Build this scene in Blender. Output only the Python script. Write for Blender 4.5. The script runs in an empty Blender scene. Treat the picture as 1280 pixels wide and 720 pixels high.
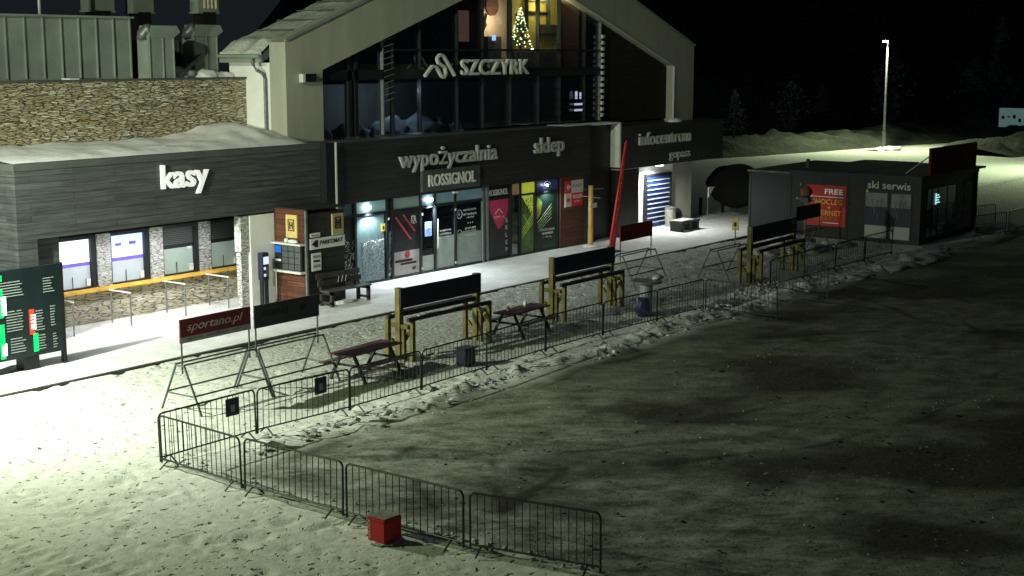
import bpy, bmesh, math, random
import numpy as np
from mathutils import Vector, Matrix, noise
random.seed(7); rng = np.random.default_rng(7)
R = math.radians
SC = bpy.context.scene; COL = SC.collection

# ------------------------------------------------------------------ camera, sky, exposure
cd = bpy.data.cameras.new('camera'); cam = bpy.data.objects.new('camera', cd); COL.objects.link(cam)
cam.location = (0, 0, 7.5); cam.rotation_euler = (R(90 - 9.4859), 0, R(37.3205 - 90))
cd.sensor_width = 36; cd.lens = 36 * 1759.535 / 1280; cd.clip_start = .1; cd.clip_end = 2000
SC.camera = cam
w = bpy.data.worlds.new('World'); SC.world = w; w.use_nodes = True
bg = w.node_tree.nodes['Background']
bg.inputs['Color'].default_value = (.60, .72, .88, 1); bg.inputs['Strength'].default_value = .012
SC.view_settings.view_transform = 'Standard'; SC.view_settings.look = 'None'
SC.view_settings.exposure = .25; SC.view_settings.gamma = 1
SC.cycles.use_denoising = True
SC.cycles.max_bounces = 5; SC.cycles.sample_clamp_indirect = 3

FLOOD = dict(loc=(14.0, 27.7, 6.8), aim=(20, 27, 0), power=7000, color=(.92, 1, .80))
GREEN = dict(loc=(3.5, 27.0, 9.5), aim=(14, 15, 0), power=3300, color=(.80, 1, .50))
FIELD = dict(loc=(-16.0, 12.0, 21.0), aim=(31, 33, 6.0), power=34000, color=(.92, 1, .70))
FAR = dict(loc=(105.3, 43.9, 8.3), power=5200, color=(.84, 1, .60))

# ------------------------------------------------------------------ helpers
def tag(o, label=None, cat=None, group=None, kind=None):
    if label: o['label'] = label
    if cat: o['category'] = cat
    if group: o['group'] = group
    if kind: o['kind'] = kind
    return o
def thing(name, loc, label, cat, group=None, rz=0):
    o = bpy.data.objects.new(name, None); COL.objects.link(o); o.location = loc
    o.rotation_euler = (0, 0, rz); o.empty_display_size = .3
    return tag(o, label, cat, group)
def copy_tree(o, parent=None):
    c = o.copy(); COL.objects.link(c)
    if parent: c.parent = parent
    for ch in list(o.children): copy_tree(ch, c)
    return c
def root_loc(o):
    v = Vector((0, 0, 0))
    while o: v += o.location; o = o.parent
    return v
class MB:
    """collects shapes into one mesh"""
    def __init__(s): s.b = bmesh.new()
    def box(s, x0, x1, y0, y1, z0, z1, bev=0):
        n = len(s.b.verts)
        vs = [s.b.verts.new((x, y, z)) for x in (x0, x1) for y in (y0, y1) for z in (z0, z1)]
        for f in ((0,1,3,2),(4,6,7,5),(0,4,5,1),(2,3,7,6),(0,2,6,4),(1,5,7,3)): s.b.faces.new([vs[i] for i in f])
        if bev:
            es = list({e for v in vs for e in v.link_edges})
            bmesh.ops.bevel(s.b, geom=es, offset=bev, segments=2, affect='EDGES')
        return s
    def bar(s, p, q, w, h=None, up=(0, 0, 1)):
        p, q = Vector(p), Vector(q); h = h or w; d = (q - p).normalized(); up = Vector(up)
        if abs(d.dot(up)) > .98: up = Vector((0, 1, 0))
        a = d.cross(up).normalized(); b = a.cross(d)
        vs = [s.b.verts.new(e + a * i * w / 2 + b * j * h / 2) for e in (p, q) for i, j in ((-1,-1),(1,-1),(1,1),(-1,1))]
        for f in ((3,2,1,0),(4,5,6,7),(0,1,5,4),(1,2,6,5),(2,3,7,6),(3,0,4,7)): s.b.faces.new([vs[i] for i in f])
        return s
    def tube(s, pts, r, n=8, r1=None):
        pts = [Vector(p) for p in pts]; rings = []; m = len(pts)
        for i, p in enumerate(pts):
            d = (pts[min(i+1, m-1)] - pts[max(i-1, 0)]).normalized()
            u = Vector((0, 0, 1)) if abs(d.z) < .9 else Vector((0, 1, 0))
            a = d.cross(u).normalized(); b = a.cross(d)
            rr = r if r1 is None else r + (r1 - r) * i / (m - 1)
            rings.append([s.b.verts.new(p + (a * math.cos(t) + b * math.sin(t)) * rr) for t in [2*math.pi*k/n for k in range(n)]])
        for A, B in zip(rings, rings[1:]):
            for k in range(n): s.b.faces.new((A[k], B[k], B[(k+1) % n], A[(k+1) % n]))
        s.b.faces.new(rings[0]); s.b.faces.new(rings[-1][::-1])
        return s
    def prism(s, pts, vec):
        v = Vector(vec); A = [s.b.verts.new(p) for p in pts]; B = [s.b.verts.new(Vector(p) + v) for p in pts]
        n = len(A); s.b.faces.new(A); s.b.faces.new(B[::-1])
        for k in range(n): s.b.faces.new((A[k], B[k], B[(k+1) % n], A[(k+1) % n]))
        return s
    def ball(s, c, r, sub=2, sq=(1, 1, 1), jit=0):
        g = bmesh.ops.create_icosphere(s.b, subdivisions=sub, radius=1)
        for v in g['verts']:
            k = r * (1 + jit * noise.noise(v.co * 2.1 + Vector(c) * 3))
            v.co = Vector(c) + Vector((v.co.x * sq[0], v.co.y * sq[1], v.co.z * sq[2])) * k
        return s
    def build(s, name, mat, parent=None, world=False, smooth=False):
        bmesh.ops.recalc_face_normals(s.b, faces=s.b.faces)
        me = bpy.data.meshes.new(name); s.b.to_mesh(me); s.b.free()
        if smooth: me.polygons.foreach_set('use_smooth', [True] * len(me.polygons))
        o = bpy.data.objects.new(name, me); COL.objects.link(o)
        if mat: me.materials.append(mat)
        if parent:
            o.parent = parent
            if world: me.transform(Matrix.Translation(-root_loc(parent)))
        return o
SPLIT = {'shelf', 'corner_post', 'shop_side_wall', 'hinge', 'room_wall', 'shutter_frame', 'fascia_cap', 'door_post', 'left_wall', 'red_panel', 'white_panel', 'print_line', 'line', 'caption_bar', 'screen_mark', 'head_rail'}
def B(name, mat, parent, *boxes, bev=0, world=True):
    if name in SPLIT and len(boxes) > 1:
        return [B(name, mat, parent, b, bev=bev, world=world) for b in boxes][-1]
    m = MB()
    for b in boxes: m.box(*b, bev=bev)
    return m.build(name, mat, parent, world)

# materials ---------------------------------------------------------
def mat(name, col, rough=.7, var=.25, scale=4, bump=.0, bscale=30, metal=0, stretch=(1,1,1), col2=None, spec=.4, emit=None, estr=0):
    m = bpy.data.materials.new(name); m.use_nodes = True; nt = m.node_tree; N = nt.nodes; L = nt.links
    p = N['Principled BSDF']; p.inputs['Roughness'].default_value = rough; p.inputs['Metallic'].default_value = metal
    p.inputs['Specular IOR Level'].default_value = spec
    tc = N.new('ShaderNodeTexCoord'); mp = N.new('ShaderNodeMapping'); mp.inputs['Scale'].default_value = stretch
    L.new(tc.outputs['Object'], mp.inputs['Vector'])
    nz = N.new('ShaderNodeTexNoise'); nz.inputs['Scale'].default_value = scale; nz.inputs['Detail'].default_value = 8; nz.inputs['Roughness'].default_value = .62
    L.new(mp.outputs[0], nz.inputs['Vector'])
    cr = N.new('ShaderNodeValToRGB'); L.new(nz.outputs['Fac'], cr.inputs['Fac'])
    c2 = col2 or tuple(c * (1 - var) for c in col); c1 = col if col2 else tuple(min(1, c * (1 + var)) for c in col)
    cr.color_ramp.elements[0].position = .36; cr.color_ramp.elements[1].position = .64
    cr.color_ramp.elements[0].color = (*c2, 1); cr.color_ramp.elements[1].color = (*c1, 1)
    L.new(cr.outputs['Color'], p.inputs['Base Color'])
    if bump:
        n2 = N.new('ShaderNodeTexNoise'); n2.inputs['Scale'].default_value = bscale; n2.inputs['Detail'].default_value = 4
        L.new(mp.outputs[0], n2.inputs['Vector'])
        bp = N.new('ShaderNodeBump'); bp.inputs['Strength'].default_value = 1; bp.inputs['Distance'].default_value = bump
        L.new(n2.outputs['Fac'], bp.inputs['Height']); L.new(bp.outputs['Normal'], p.inputs['Normal'])
    if emit:
        p.inputs['Emission Color'].default_value = (*emit, 1); p.inputs['Emission Strength'].default_value = estr
    return m
def planks(m, wdt=2.6, row=.165, dark=.35):
    nt = m.node_tree; N = nt.nodes; L = nt.links; p = N['Principled BSDF']
    src_ = p.inputs['Base Color'].links[0].from_socket
    tc = N.new('ShaderNodeTexCoord'); sp = N.new('ShaderNodeSeparateXYZ'); L.new(tc.outputs['Object'], sp.inputs[0])
    ad = N.new('ShaderNodeMath'); ad.operation = 'ADD'; L.new(sp.outputs[0], ad.inputs[0]); L.new(sp.outputs[1], ad.inputs[1])
    cb = N.new('ShaderNodeCombineXYZ'); L.new(ad.outputs[0], cb.inputs[0]); L.new(sp.outputs[2], cb.inputs[1])
    br = N.new('ShaderNodeTexBrick'); br.inputs['Scale'].default_value = 1; br.inputs['Brick Width'].default_value = wdt; br.inputs['Row Height'].default_value = row
    br.inputs['Mortar Size'].default_value = .008; br.inputs['Mortar Smooth'].default_value = .2; br.inputs['Color1'].default_value = (.78, .78, .78, 1); br.inputs['Color2'].default_value = (1.08, 1.06, 1.04, 1); br.inputs['Mortar'].default_value = (dark, dark, dark, 1)
    L.new(cb.outputs[0], br.inputs['Vector'])
    mu = N.new('ShaderNodeMix'); mu.data_type = 'RGBA'; mu.blend_type = 'MULTIPLY'; mu.inputs['Factor'].default_value = 1
    L.new(src_, mu.inputs['A']); L.new(br.outputs['Color'], mu.inputs['B']); L.new(mu.outputs['Result'], p.inputs['Base Color'])
def glow(name, col, s):
    m = bpy.data.materials.new(name); m.use_nodes = True; nt = m.node_tree
    e = nt.nodes.new('ShaderNodeEmission'); e.inputs[0].default_value = (*col, 1); e.inputs[1].default_value = s
    nt.links.new(e.outputs[0], nt.nodes['Material Output'].inputs[0]); return m
def glass(name, tint=(.75, .85, .88), refl=.12, rough=.03):
    m = bpy.data.materials.new(name); m.use_nodes = True; nt = m.node_tree; N = nt.nodes; L = nt.links
    t = N.new('ShaderNodeBsdfTransparent'); t.inputs[0].default_value = (*tint, 1)
    g = N.new('ShaderNodeBsdfGlossy'); g.inputs['Roughness'].default_value = rough; g.inputs['Color'].default_value = (.9, .95, 1, 1)
    f0 = N.new('ShaderNodeLayerWeight'); f0.inputs['Blend'].default_value = .5; f = N.new('ShaderNodeMath'); f.operation = 'POWER'; f.inputs[1].default_value = 4; L.new(f0.outputs['Facing'], f.inputs[0])
    a = N.new('ShaderNodeMath'); a.operation = 'ADD'; a.inputs[1].default_value = refl; a.use_clamp = True
    L.new(f.outputs[0], a.inputs[0]); mx = N.new('ShaderNodeMixShader'); L.new(a.outputs[0], mx.inputs[0])
    L.new(t.outputs[0], mx.inputs[1]); L.new(g.outputs[0], mx.inputs[2]); L.new(mx.outputs[0], N['Material Output'].inputs[0])
    return m
def stone_mat(name, c1, c2, sc=(3.2, 3.2, 15), bump=.05):
    m = bpy.data.materials.new(name); m.use_nodes = True; nt = m.node_tree; N = nt.nodes; L = nt.links
    p = N['Principled BSDF']; p.inputs['Roughness'].default_value = .85
    tc = N.new('ShaderNodeTexCoord'); mp = N.new('ShaderNodeMapping'); mp.inputs['Scale'].default_value = sc
    wn = N.new('ShaderNodeTexNoise'); wn.inputs['Scale'].default_value = 2.0
    L.new(tc.outputs['Object'], wn.inputs['Vector'])
    vm = N.new('ShaderNodeVectorMath'); vm.operation = 'MULTIPLY_ADD'; vm.inputs[1].default_value = (.15, .15, .10)
    L.new(wn.outputs['Color'], vm.inputs[0]); L.new(tc.outputs['Object'], vm.inputs[2]); L.new(vm.outputs[0], mp.inputs['Vector'])
    v = N.new('ShaderNodeTexVoronoi'); v.feature = 'F1'; L.new(mp.outputs[0], v.inputs['Vector']); v.inputs['Scale'].default_value = 1
    e = N.new('ShaderNodeTexVoronoi'); e.feature = 'DISTANCE_TO_EDGE'; L.new(mp.outputs[0], e.inputs['Vector']); e.inputs['Scale'].default_value = 1
    sep = N.new('ShaderNodeSeparateColor'); L.new(v.outputs['Color'], sep.inputs[0])
    cr = N.new('ShaderNodeValToRGB'); L.new(sep.outputs[0], cr.inputs['Fac'])
    cr.color_ramp.elements[0].color = (*c1, 1); cr.color_ramp.elements[1].color = (*c2, 1)
    el = cr.color_ramp.elements.new(.55); el.color = tuple((a + b) / 2 * .8 for a, b in zip(c1, c2)) + (1,)
    er = N.new('ShaderNodeMapRange'); er.inputs['From Max'].default_value = .09; L.new(e.outputs['Distance'], er.inputs['Value'])
    mx = N.new('ShaderNodeMix'); mx.data_type = 'RGBA'; mx.inputs['A'].default_value = (.09, .08, .06, 1)
    L.new(er.outputs[0], mx.inputs['Factor']); L.new(cr.outputs[0], mx.inputs['B']); L.new(mx.outputs['Result'], p.inputs['Base Color'])
    ad = N.new('ShaderNodeMath'); ad.operation = 'MULTIPLY_ADD'; L.new(sep.outputs[1], ad.inputs[0]); ad.inputs[1].default_value = .9; L.new(er.outputs[0], ad.inputs[2])
    bp = N.new('ShaderNodeBump'); bp.inputs['Distance'].default_value = bump; L.new(ad.outputs[0], bp.inputs['Height']); L.new(bp.outputs[0], p.inputs['Normal'])
    return m

M = dict(
 snow=mat('snow', (.84, .85, .86), .85, .03, 3, .012, 7),
 snowdirty=mat('dirty_snow', (.60, .62, .62), .9, 0, 2.2, .04, 14, col2=(.34, .35, .33)),
 clad=mat('grey_board_cladding', (.078, .086, .088), .7, .35, 2.4, .012, 22, stretch=(.35, .35, 5)),
 clad_dark=mat('dark_board_cladding', (.026, .027, .025), .72, .3, 2.4, .01, 22, stretch=(.35, .35, 6)),
 brown=mat('brown_board_cladding', (.020, .015, .012), .8, .3, 3, .01, 20, stretch=(.3, .3, 6)),
 redwood=mat('red_stained_boards', (.13, .048, .028), .55, .4, 3, .01, 24, stretch=(.35, .35, 7)),
 render=mat('pale_render', (.40, .40, .33), .9, .08, 1.6, .004, 60, stretch=(1.4, 1.4, .22)),
 white=mat('white_render', (.86, .86, .84), .85, .05, 1.5, .003, 60),
 trim=mat('white_metal_trim', (.62, .64, .62), .5, .1, 5),
 metal=mat('grey_green_sheet_metal', (.25, .30, .265), .5, .12, 1.2, metal=.0),
 metal_dark=mat('dark_sheet_metal', (.085, .095, .09), .5, .15, 1.2),
 stone=stone_mat('ledge_stone', (.44, .35, .17), (.80, .77, .60), sc=(3.4, 3.4, 24), bump=.045),
 stone2=stone_mat('ledge_stone_base', (.58, .50, .34), (.74, .70, .60), sc=(2.7, 2.7, 24), bump=.06),
 stonep=stone_mat('grey_ledge_stone', (.58, .58, .55), (.75, .74, .7), sc=(4.5, 4.5, 22), bump=.02),
 frame=mat('anthracite_frame', (.018, .021, .024), .4, .15, 6),
 frame_grey=mat('grey_aluminium_frame', (.22, .24, .24), .4, .1, 6, metal=.2),  # paler grey frame for some mullions, posts and the lacing
 black=mat('black_paint', (.012, .012, .013), .5, .2, 6),
 blackmat=mat('dark_interior', (.02, .021, .024), .9, .3, 2),
 glass=glass('clear_glass'), glass_dark=glass('dark_glass', (.52, .60, .68), .05),
 frost=mat('frosted_film', (.36, .42, .38), .6, .12, 1.5),
 letter=mat('pale_letter_paint', (.72, .73, .70), .5, .06, 10),
 letter_dim=mat('grey_letter_metal', (.55, .56, .54), .4, .1, 10, metal=.2),
 yellow=mat('yellow_painted_timber', (.17, .145, .045), .8, .45, 3, .006, 40, stretch=(1, 1, .6)),
 shelf=mat('yellow_varnished_board', (.75, .45, .07), .5, .2, 5, stretch=(.4, 1, 1)),
 timberdark=mat('weathered_dark_timber', (.052, .050, .046), .8, .4, 4, .006, 40),
 table=mat('purple_brown_table_slats', (.13, .07, .085), .7, .35, 4, .005, 40, stretch=(.4, 4, 1)),
 steel=mat('galvanised_steel', (.20, .22, .22), .45, .25, 8, metal=.5),
 barrier=mat('barrier_steel', (.045, .052, .05), .45, .3, 8, metal=.4),
 rackpaint=mat('grey_green_rack_paint', (.085, .105, .10), .5, .25, 6),
 navy=mat('navy_board_face', (.018, .019, .045), .45, .2, 3),
 char=mat('charcoal_board_face', (.035, .037, .05), .45, .2, 3),
 redface=mat('dark_red_board_face', (.12, .012, .018), .5, .15, 3),
 redbright=mat('red_board_face', (.62, .03, .035), .45, .1, 3),
 dkred=mat('deep_red_board_face', (.16, .012, .016), .85, .2, 3),
 redcube=mat('red_plastic_cover', (.50, .016, .022), .5, .08, 3, .003, 20),
 greystrip=mat('grey_strip', (.30, .28, .27), .6, .15, 6),
 wood=mat('honey_timber_pole', (.55, .33, .10), .65, .3, 6, .005, 30, stretch=(3, 3, .4)),
 cont=mat('container_dark_green_grey', (.013, .019, .018), .55, .2, 1.2, .002, 30),
 contblue=mat('container_blue_grey', (.006, .009, .014), .55, .15, 1.0, .002, 30),
 controof=mat('icy_container_roof', (.10, .12, .085), .7, .3, 1.5, .01, 8),
 rubber=mat('black_rubber', (.02, .02, .02), .7, .2, 6),
 tarp=mat('black_tarpaulin', (.003, .003, .004), .95, .3, 2, .02, 5),
 bark=mat('bark', (.09, .07, .055), .9, .3, 8, .01, 40),
 needles=mat('snow_dusted_foliage', (.02, .024, .024), .9, 0, .3, col2=(.22, .24, .26)),
)
for k_ in ('clad', 'clad_dark', 'brown', 'redwood'): planks(M[k_])
# lettering ----------------------------------------------------------
def text(name, body, x, y, z, w_, h_, m, parent, face='-Y', ext=.03, off=.0, shear=0):
    """mesh lettering whose bounding box starts at x (or y), base z, with the given width and height"""
    cu = bpy.data.curves.new(name, 'FONT'); cu.body = body; cu.size = 1; cu.extrude = .1; cu.offset = off; cu.resolution_u = 3; cu.shear = shear
    t = bpy.data.objects.new(name, cu); COL.objects.link(t)
    dg = bpy.context.evaluated_depsgraph_get(); me = bpy.data.meshes.new_from_object(t.evaluated_get(dg))
    bpy.data.objects.remove(t); bpy.data.curves.remove(cu)
    co = np.empty(len(me.vertices) * 3); me.vertices.foreach_get('co', co); co = co.reshape(-1, 3)
    lo, hi = co.min(0), co.max(0); co = (co - lo) / (hi - lo)
    out = np.empty_like(co)
    if face == '-Y':
        out[:, 0] = x + co[:, 0] * w_; out[:, 1] = y - co[:, 2] * ext; out[:, 2] = z + co[:, 1] * h_
    elif face == '-X':     # reads towards -Y
        out[:, 1] = y - co[:, 0] * w_; out[:, 0] = x - co[:, 2] * ext; out[:, 2] = z + co[:, 1] * h_
    if parent is not None: out -= np.array(root_loc(parent))
    me.vertices.foreach_set('co', out.ravel()); me.update(); me.materials.clear(); me.materials.append(m)
    me.name = name
    o = bpy.data.objects.new(name, me); COL.objects.link(o)
    if parent is not None: o.parent = parent
    return o
def spot(name, parent, loc, aim, power, color, ang, blend=.5, radius=.15):
    l = bpy.data.lights.new(name, 'SPOT'); l.energy = power; l.color = color; l.spot_size = R(ang); l.spot_blend = blend; l.shadow_soft_size = radius
    o = bpy.data.objects.new(name, l); COL.objects.link(o)
    o.location = Vector(loc) - (root_loc(parent) if parent else Vector((0,0,0))); o.parent = parent
    o.rotation_euler = (Vector(aim) - Vector(loc)).to_track_quat('-Z', 'Y').to_euler(); return o
def point(name, parent, loc, power, color, radius=.1):
    l = bpy.data.lights.new(name, 'POINT'); l.energy = power; l.color = color; l.shadow_soft_size = radius
    o = bpy.data.objects.new(name, l); COL.objects.link(o); o.location = Vector(loc) - (root_loc(parent) if parent else Vector((0,0,0))); o.parent = parent
    return o

# ------------------------------------------------------------------ ground
def fbm(x, y, s, o=4, seed=0):
    """cheap value-noise fbm on arrays"""
    r = np.random.default_rng(seed); T = r.random((256, 256)); out = 0; a = .5; tot = 0
    for k in range(o):
        u, v = x / s + 17.3 * k, y / s + 9.1 * k; i, j = np.floor(u).astype(int), np.floor(v).astype(int)
        fu, fv = u - i, v - j; fu = fu*fu*(3-2*fu); fv = fv*fv*(3-2*fv)
        g = lambda a_, b_: T[a_ % 256, b_ % 256]
        out = out + a * ((g(i,j)*(1-fu)+g(i+1,j)*fu)*(1-fv) + (g(i,j+1)*(1-fu)+g(i+1,j+1)*fu)*fv); tot += a
        a *= .5; s = s / 2
    return out / tot
def ground():
    xs = np.unique(np.concatenate([np.linspace(-60, 8, 35), np.arange(8, 56, .085), np.arange(56, 130, .8), np.linspace(130, 900, 40)]))
    ys = np.unique(np.concatenate([np.linspace(-500, 4, 60), np.arange(4, 27.2, .085), np.arange(27.2, 60, 1.), np.linspace(60, 700, 40)]))
    X, Y = np.meshgrid(xs, ys, indexing='ij')
    near = ((X > 8) & (X < 56) & (Y > 4) & (Y < 27.1)).astype(float)
    Z = (fbm(X, Y, 3.0, 2, 1) - .5) * .08 + .075 * np.clip((Y - 25.6) / 1.2, 0, 1) ** 2 * (Y < 27.3)
    # tread and foot marks in the snow field outside the barriers
    snow = np.clip((16.1 - X) / .4, 0, 1) + np.clip((Y - 20.0) / .5, 0, 1); snow = np.clip(snow, 0, 1)
    pits = np.clip((fbm(X, Y, .30, 2, 3) - .66) * 8, 0, 1)
    Z -= pits * .05 * snow
    Z += (fbm(X, Y, .28, 2, 5) - .5) * .014 * np.clip(snow + .25, 0, 1)
    # tyre track across the near left corner
    for c in (0.0, 1.0):
        t = X - (11.73 + .17 * (18.87 - Y) - c * .6); tr = np.exp(-(t / .16) ** 2)
        Z -= tr * (.03 + .035 * np.sin(Y * 20)) * near * (Y < 21)
    # ploughed ridge left along the barrier line
    rid = np.exp(-((Y - 19.55 - .25 * np.sin(X * .8)) / .38) ** 2) * np.clip((X - 17.2) / 2, 0, 1) * np.clip((53 - X) / 6, 0, 1)
    Z += rid * (.03 + .50 * np.clip(fbm(X, Y, .42, 3, 8) - .45, 0, 1)) * (1 - .25 * np.clip((X - 30) / 15, 0, 1))
    rid2 = np.exp(-((X - 16.25) / .28) ** 2) * np.clip((20.3 - Y) / 1, 0, 1)
    Z += rid2 * .12 * np.clip(fbm(X, Y, .5, 3, 9) - .35, 0, 1)
    # rutted ice of the car park
    lot = (1 - snow)
    Z += lot * ((fbm(X * .35, Y, 1.6, 3, 11) - .5) * .09 + (fbm(X * .2, Y, .5, 2, 12) - .5) * .05) * near
    UU, VV = X * .606 - Y * .795, X * .795 + Y * .606
    for c in (25.5, 27.2, 30.5, 36.5): Z -= lot * near * .03 * np.exp(-((VV - c - 1.1 * np.sin(UU * .22 + c)) / .13) ** 2)
    nx, ny = X.shape
    V = np.stack([X, Y, Z * np.where(near > 0, 1, .6)], -1).reshape(-1, 3)
    i, j = np.meshgrid(np.arange(nx - 1), np.arange(ny - 1), indexing='ij'); a = (i * ny + j).ravel()
    F = np.stack([a, a + ny, a + ny + 1, a + 1], -1)
    me = bpy.data.meshes.new('ground'); me.vertices.add(len(V)); me.vertices.foreach_set('co', V.ravel())
    me.loops.add(F.size); me.loops.foreach_set('vertex_index', F.ravel()); me.polygons.add(len(F))
    me.polygons.foreach_set('loop_start', np.arange(len(F)) * 4); me.polygons.foreach_set('use_smooth', np.ones(len(F), bool)); me.update(calc_edges=True)
    # the part that is dirty ice and gravel rather than snow is stored as a mask
    hw = np.clip((X - 16.0) / .7, 0, 1) * np.clip((19.6 - Y) / 1.2, 0, 1)
    hw = hw * np.clip((66 - X) / 8, 0, 1)
    wob = (fbm(X, Y, 1.3, 3, 21) - .5)
    mask = np.clip(hw * 1.25 + wob * .9 * (hw > 0.02), 0, 1)
    arc = 0
    for cx, cy, rr in ((27.5, 7.0, 11.6), (27.5, 7.0, 12.9), (16.0, 30.0, 13.2), (30.0, 24.0, 12.5), (30.0, 24.0, 13.7), (22.0, 2.0, 12.4)): arc = arc + np.exp(-((np.hypot(X - cx, Y - cy) - rr + .08 * np.sin(X * 2)) / .11) ** 2) * np.clip((fbm(X, Y, 1.7, 2, int(cx + rr)) - .42) * 6, 0, 1)
    patch = np.clip(arc * .8 + (fbm(UU * .6 + 40, VV + 40, 2.1, 5, 33) - .47 + .04 * np.clip((X - 20) / 14, 0, 1) - .12 * np.clip((20.5 - X) / 4, 0, 1)) * 5, 0, 1)  # dirt patches, biased to thicken away from the lamp as painted falloff
    lamp_falloff = np.clip((X - 17.5) / 9 + (Y < 12) * .15, 0, 1)  # falloff of the flood lamp across the car park, painted into the ice colour
    cob = np.clip((Y - 20.3) / 1.2, 0, 1) * np.clip((X - 17) / 9, 0, 1) * np.clip((27.3 - Y) / .2, 0, 1)
    for nm, arr in (('lot', mask), ('patch', patch), ('cobble', cob), ('far', lamp_falloff)):
        at = me.attributes.new(nm, 'FLOAT', 'POINT'); at.data.foreach_set('value', arr.ravel().astype(np.float32))
    m = bpy.data.materials.new('snow_and_gravel'); m.use_nodes = True; nt = m.node_tree; N = nt.nodes; L = nt.links
    p = N['Principled BSDF']; p.inputs['Roughness'].default_value = .85; p.inputs['Specular IOR Level'].default_value = .25
    geo = N.new('ShaderNodeNewGeometry')
    def attr(n): a_ = N.new('ShaderNodeAttribute'); a_.attribute_name = n; return a_.outputs['Fac']
    def nz(s, d=6, r_=.6, st=None):
        n = N.new('ShaderNodeTexNoise'); n.inputs['Scale'].default_value = s; n.inputs['Detail'].default_value = d; n.inputs['Roughness'].default_value = r_
        if st:
            mp = N.new('ShaderNodeMapping'); mp.inputs['Scale'].default_value = st; L.new(geo.outputs['Position'], mp.inputs['Vector']); L.new(mp.outputs[0], n.inputs['Vector'])
        else: L.new(geo.outputs['Position'], n.inputs['Vector'])
        return n.outputs['Fac']
    def ramp(f, a_, b_, ca, cb):
        c = N.new('ShaderNodeValToRGB'); c.color_ramp.elements[0].position = a_; c.color_ramp.elements[1].position = b_
        c.color_ramp.elements[0].color = (*ca, 1); c.color_ramp.elements[1].color = (*cb, 1); L.new(f, c.inputs['Fac']); return c.outputs['Color']
    def mix(f, a_, b_):
        x = N.new('ShaderNodeMix'); x.data_type = 'RGBA'; L.new(f, x.inputs['Factor']); L.new(a_, x.inputs['A']); L.new(b_, x.inputs['B']); return x.outputs['Result']
    snowc = ramp(nz(5), .3, .6, (.58, .61, .54), (.78, .80, .75))
    spn = nz(6.5, 3, .5, (1, 1, 1)); speck = ramp(spn, .31, .365, (.16, .15, .11), (1, 1, 1))
    mul = N.new('ShaderNodeMix'); mul.data_type = 'RGBA'; mul.blend_type = 'MULTIPLY'; mul.inputs['Factor'].default_value = .85
    L.new(snowc, mul.inputs['A']); L.new(speck, mul.inputs['B']); snowc = mul.outputs['Result']
    cobc = ramp(nz(11, 5, .75), .38, .60, (.13, .135, .11), (.66, .69, .62))
    rot = N.new('ShaderNodeMapping'); rot.vector_type = 'POINT'; rot.inputs['Rotation'].default_value = (0, 0, R(52.7)); L.new(geo.outputs['Position'], rot.inputs['Vector'])
    mp3 = N.new('ShaderNodeMapping'); mp3.inputs['Scale'].default_value = (.62, 1, 1); L.new(rot.outputs[0], mp3.inputs['Vector'])
    nd = N.new('ShaderNodeTexNoise'); nd.inputs['Scale'].default_value = 1.5; nd.inputs['Detail'].default_value = 12; nd.inputs['Roughness'].default_value = .78; L.new(mp3.outputs[0], nd.inputs['Vector'])
    icy_lit = ramp(nd.outputs['Fac'], .40, .64, (.085, .088, .072), (.46, .49, .44)); icy_dim = ramp(nd.outputs['Fac'], .38, .68, (.085, .085, .06), (.27, .285, .215)); icy = mix(attr('far'), icy_lit, icy_dim)  # paler ice by the barriers, darkened further out to paint the lamp's falloff
    dirt = ramp(nz(9, 8, .75), .32, .70, (.022, .020, .015), (.085, .083, .062))
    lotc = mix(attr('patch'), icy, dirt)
    crust = N.new('ShaderNodeMapRange'); L.new(nz(4.5, 8, .8, (.5, 1, 1)), crust.inputs['Value']); crust.inputs['From Min'].default_value = .62; crust.inputs['From Max'].default_value = .68
    cw = N.new('ShaderNodeRGB'); cw.outputs[0].default_value = (.44, .47, .42, 1); lotc = mix(crust.outputs[0], lotc, cw.outputs[0])
    grit = ramp(nz(22, 3, .6), .34, .42, (.25, .22, .16), (1, 1, 1)); gm = N.new('ShaderNodeMix'); gm.data_type = 'RGBA'; gm.blend_type = 'MULTIPLY'; gm.inputs['Factor'].default_value = 1
    L.new(lotc, gm.inputs['A']); L.new(grit, gm.inputs['B']); lotc = gm.outputs['Result']
    base = mix(attr('cobble'), snowc, cobc)
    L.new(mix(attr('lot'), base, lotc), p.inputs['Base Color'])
    bp = N.new('ShaderNodeBump'); bp.inputs['Distance'].default_value = .032; bp.inputs['Strength'].default_value = .9
    h = N.new('ShaderNodeMath'); h.operation = 'ADD'; L.new(nz(9, 5, .6), h.inputs[0]); h.operation = 'MULTIPLY'; h.inputs[1].default_value = .6
    sg = N.new('ShaderNodeMapRange'); L.new(spn, sg.inputs['Value']); sg.inputs['From Min'].default_value = .29; sg.inputs['From Max'].default_value = .39; h2 = N.new('ShaderNodeMath'); h2.operation = 'MULTIPLY_ADD'; L.new(sg.outputs[0], h2.inputs[0]); h2.inputs[1].default_value = 1.0; L.new(h.outputs[0], h2.inputs[2]); L.new(h2.outputs[0], bp.inputs['Height'])
    lf = N.new('ShaderNodeMath'); lf.operation = 'MULTIPLY_ADD'; L.new(attr('lot'), lf.inputs[0]); lf.inputs[1].default_value = -.62; lf.inputs[2].default_value = .95; L.new(lf.outputs[0], bp.inputs['Strength']); L.new(bp.outputs[0], p.inputs['Normal'])
    me.materials.append(m)
    o = bpy.data.objects.new('ground', me); COL.objects.link(o); tag(o, kind='structure')
ground()
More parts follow.
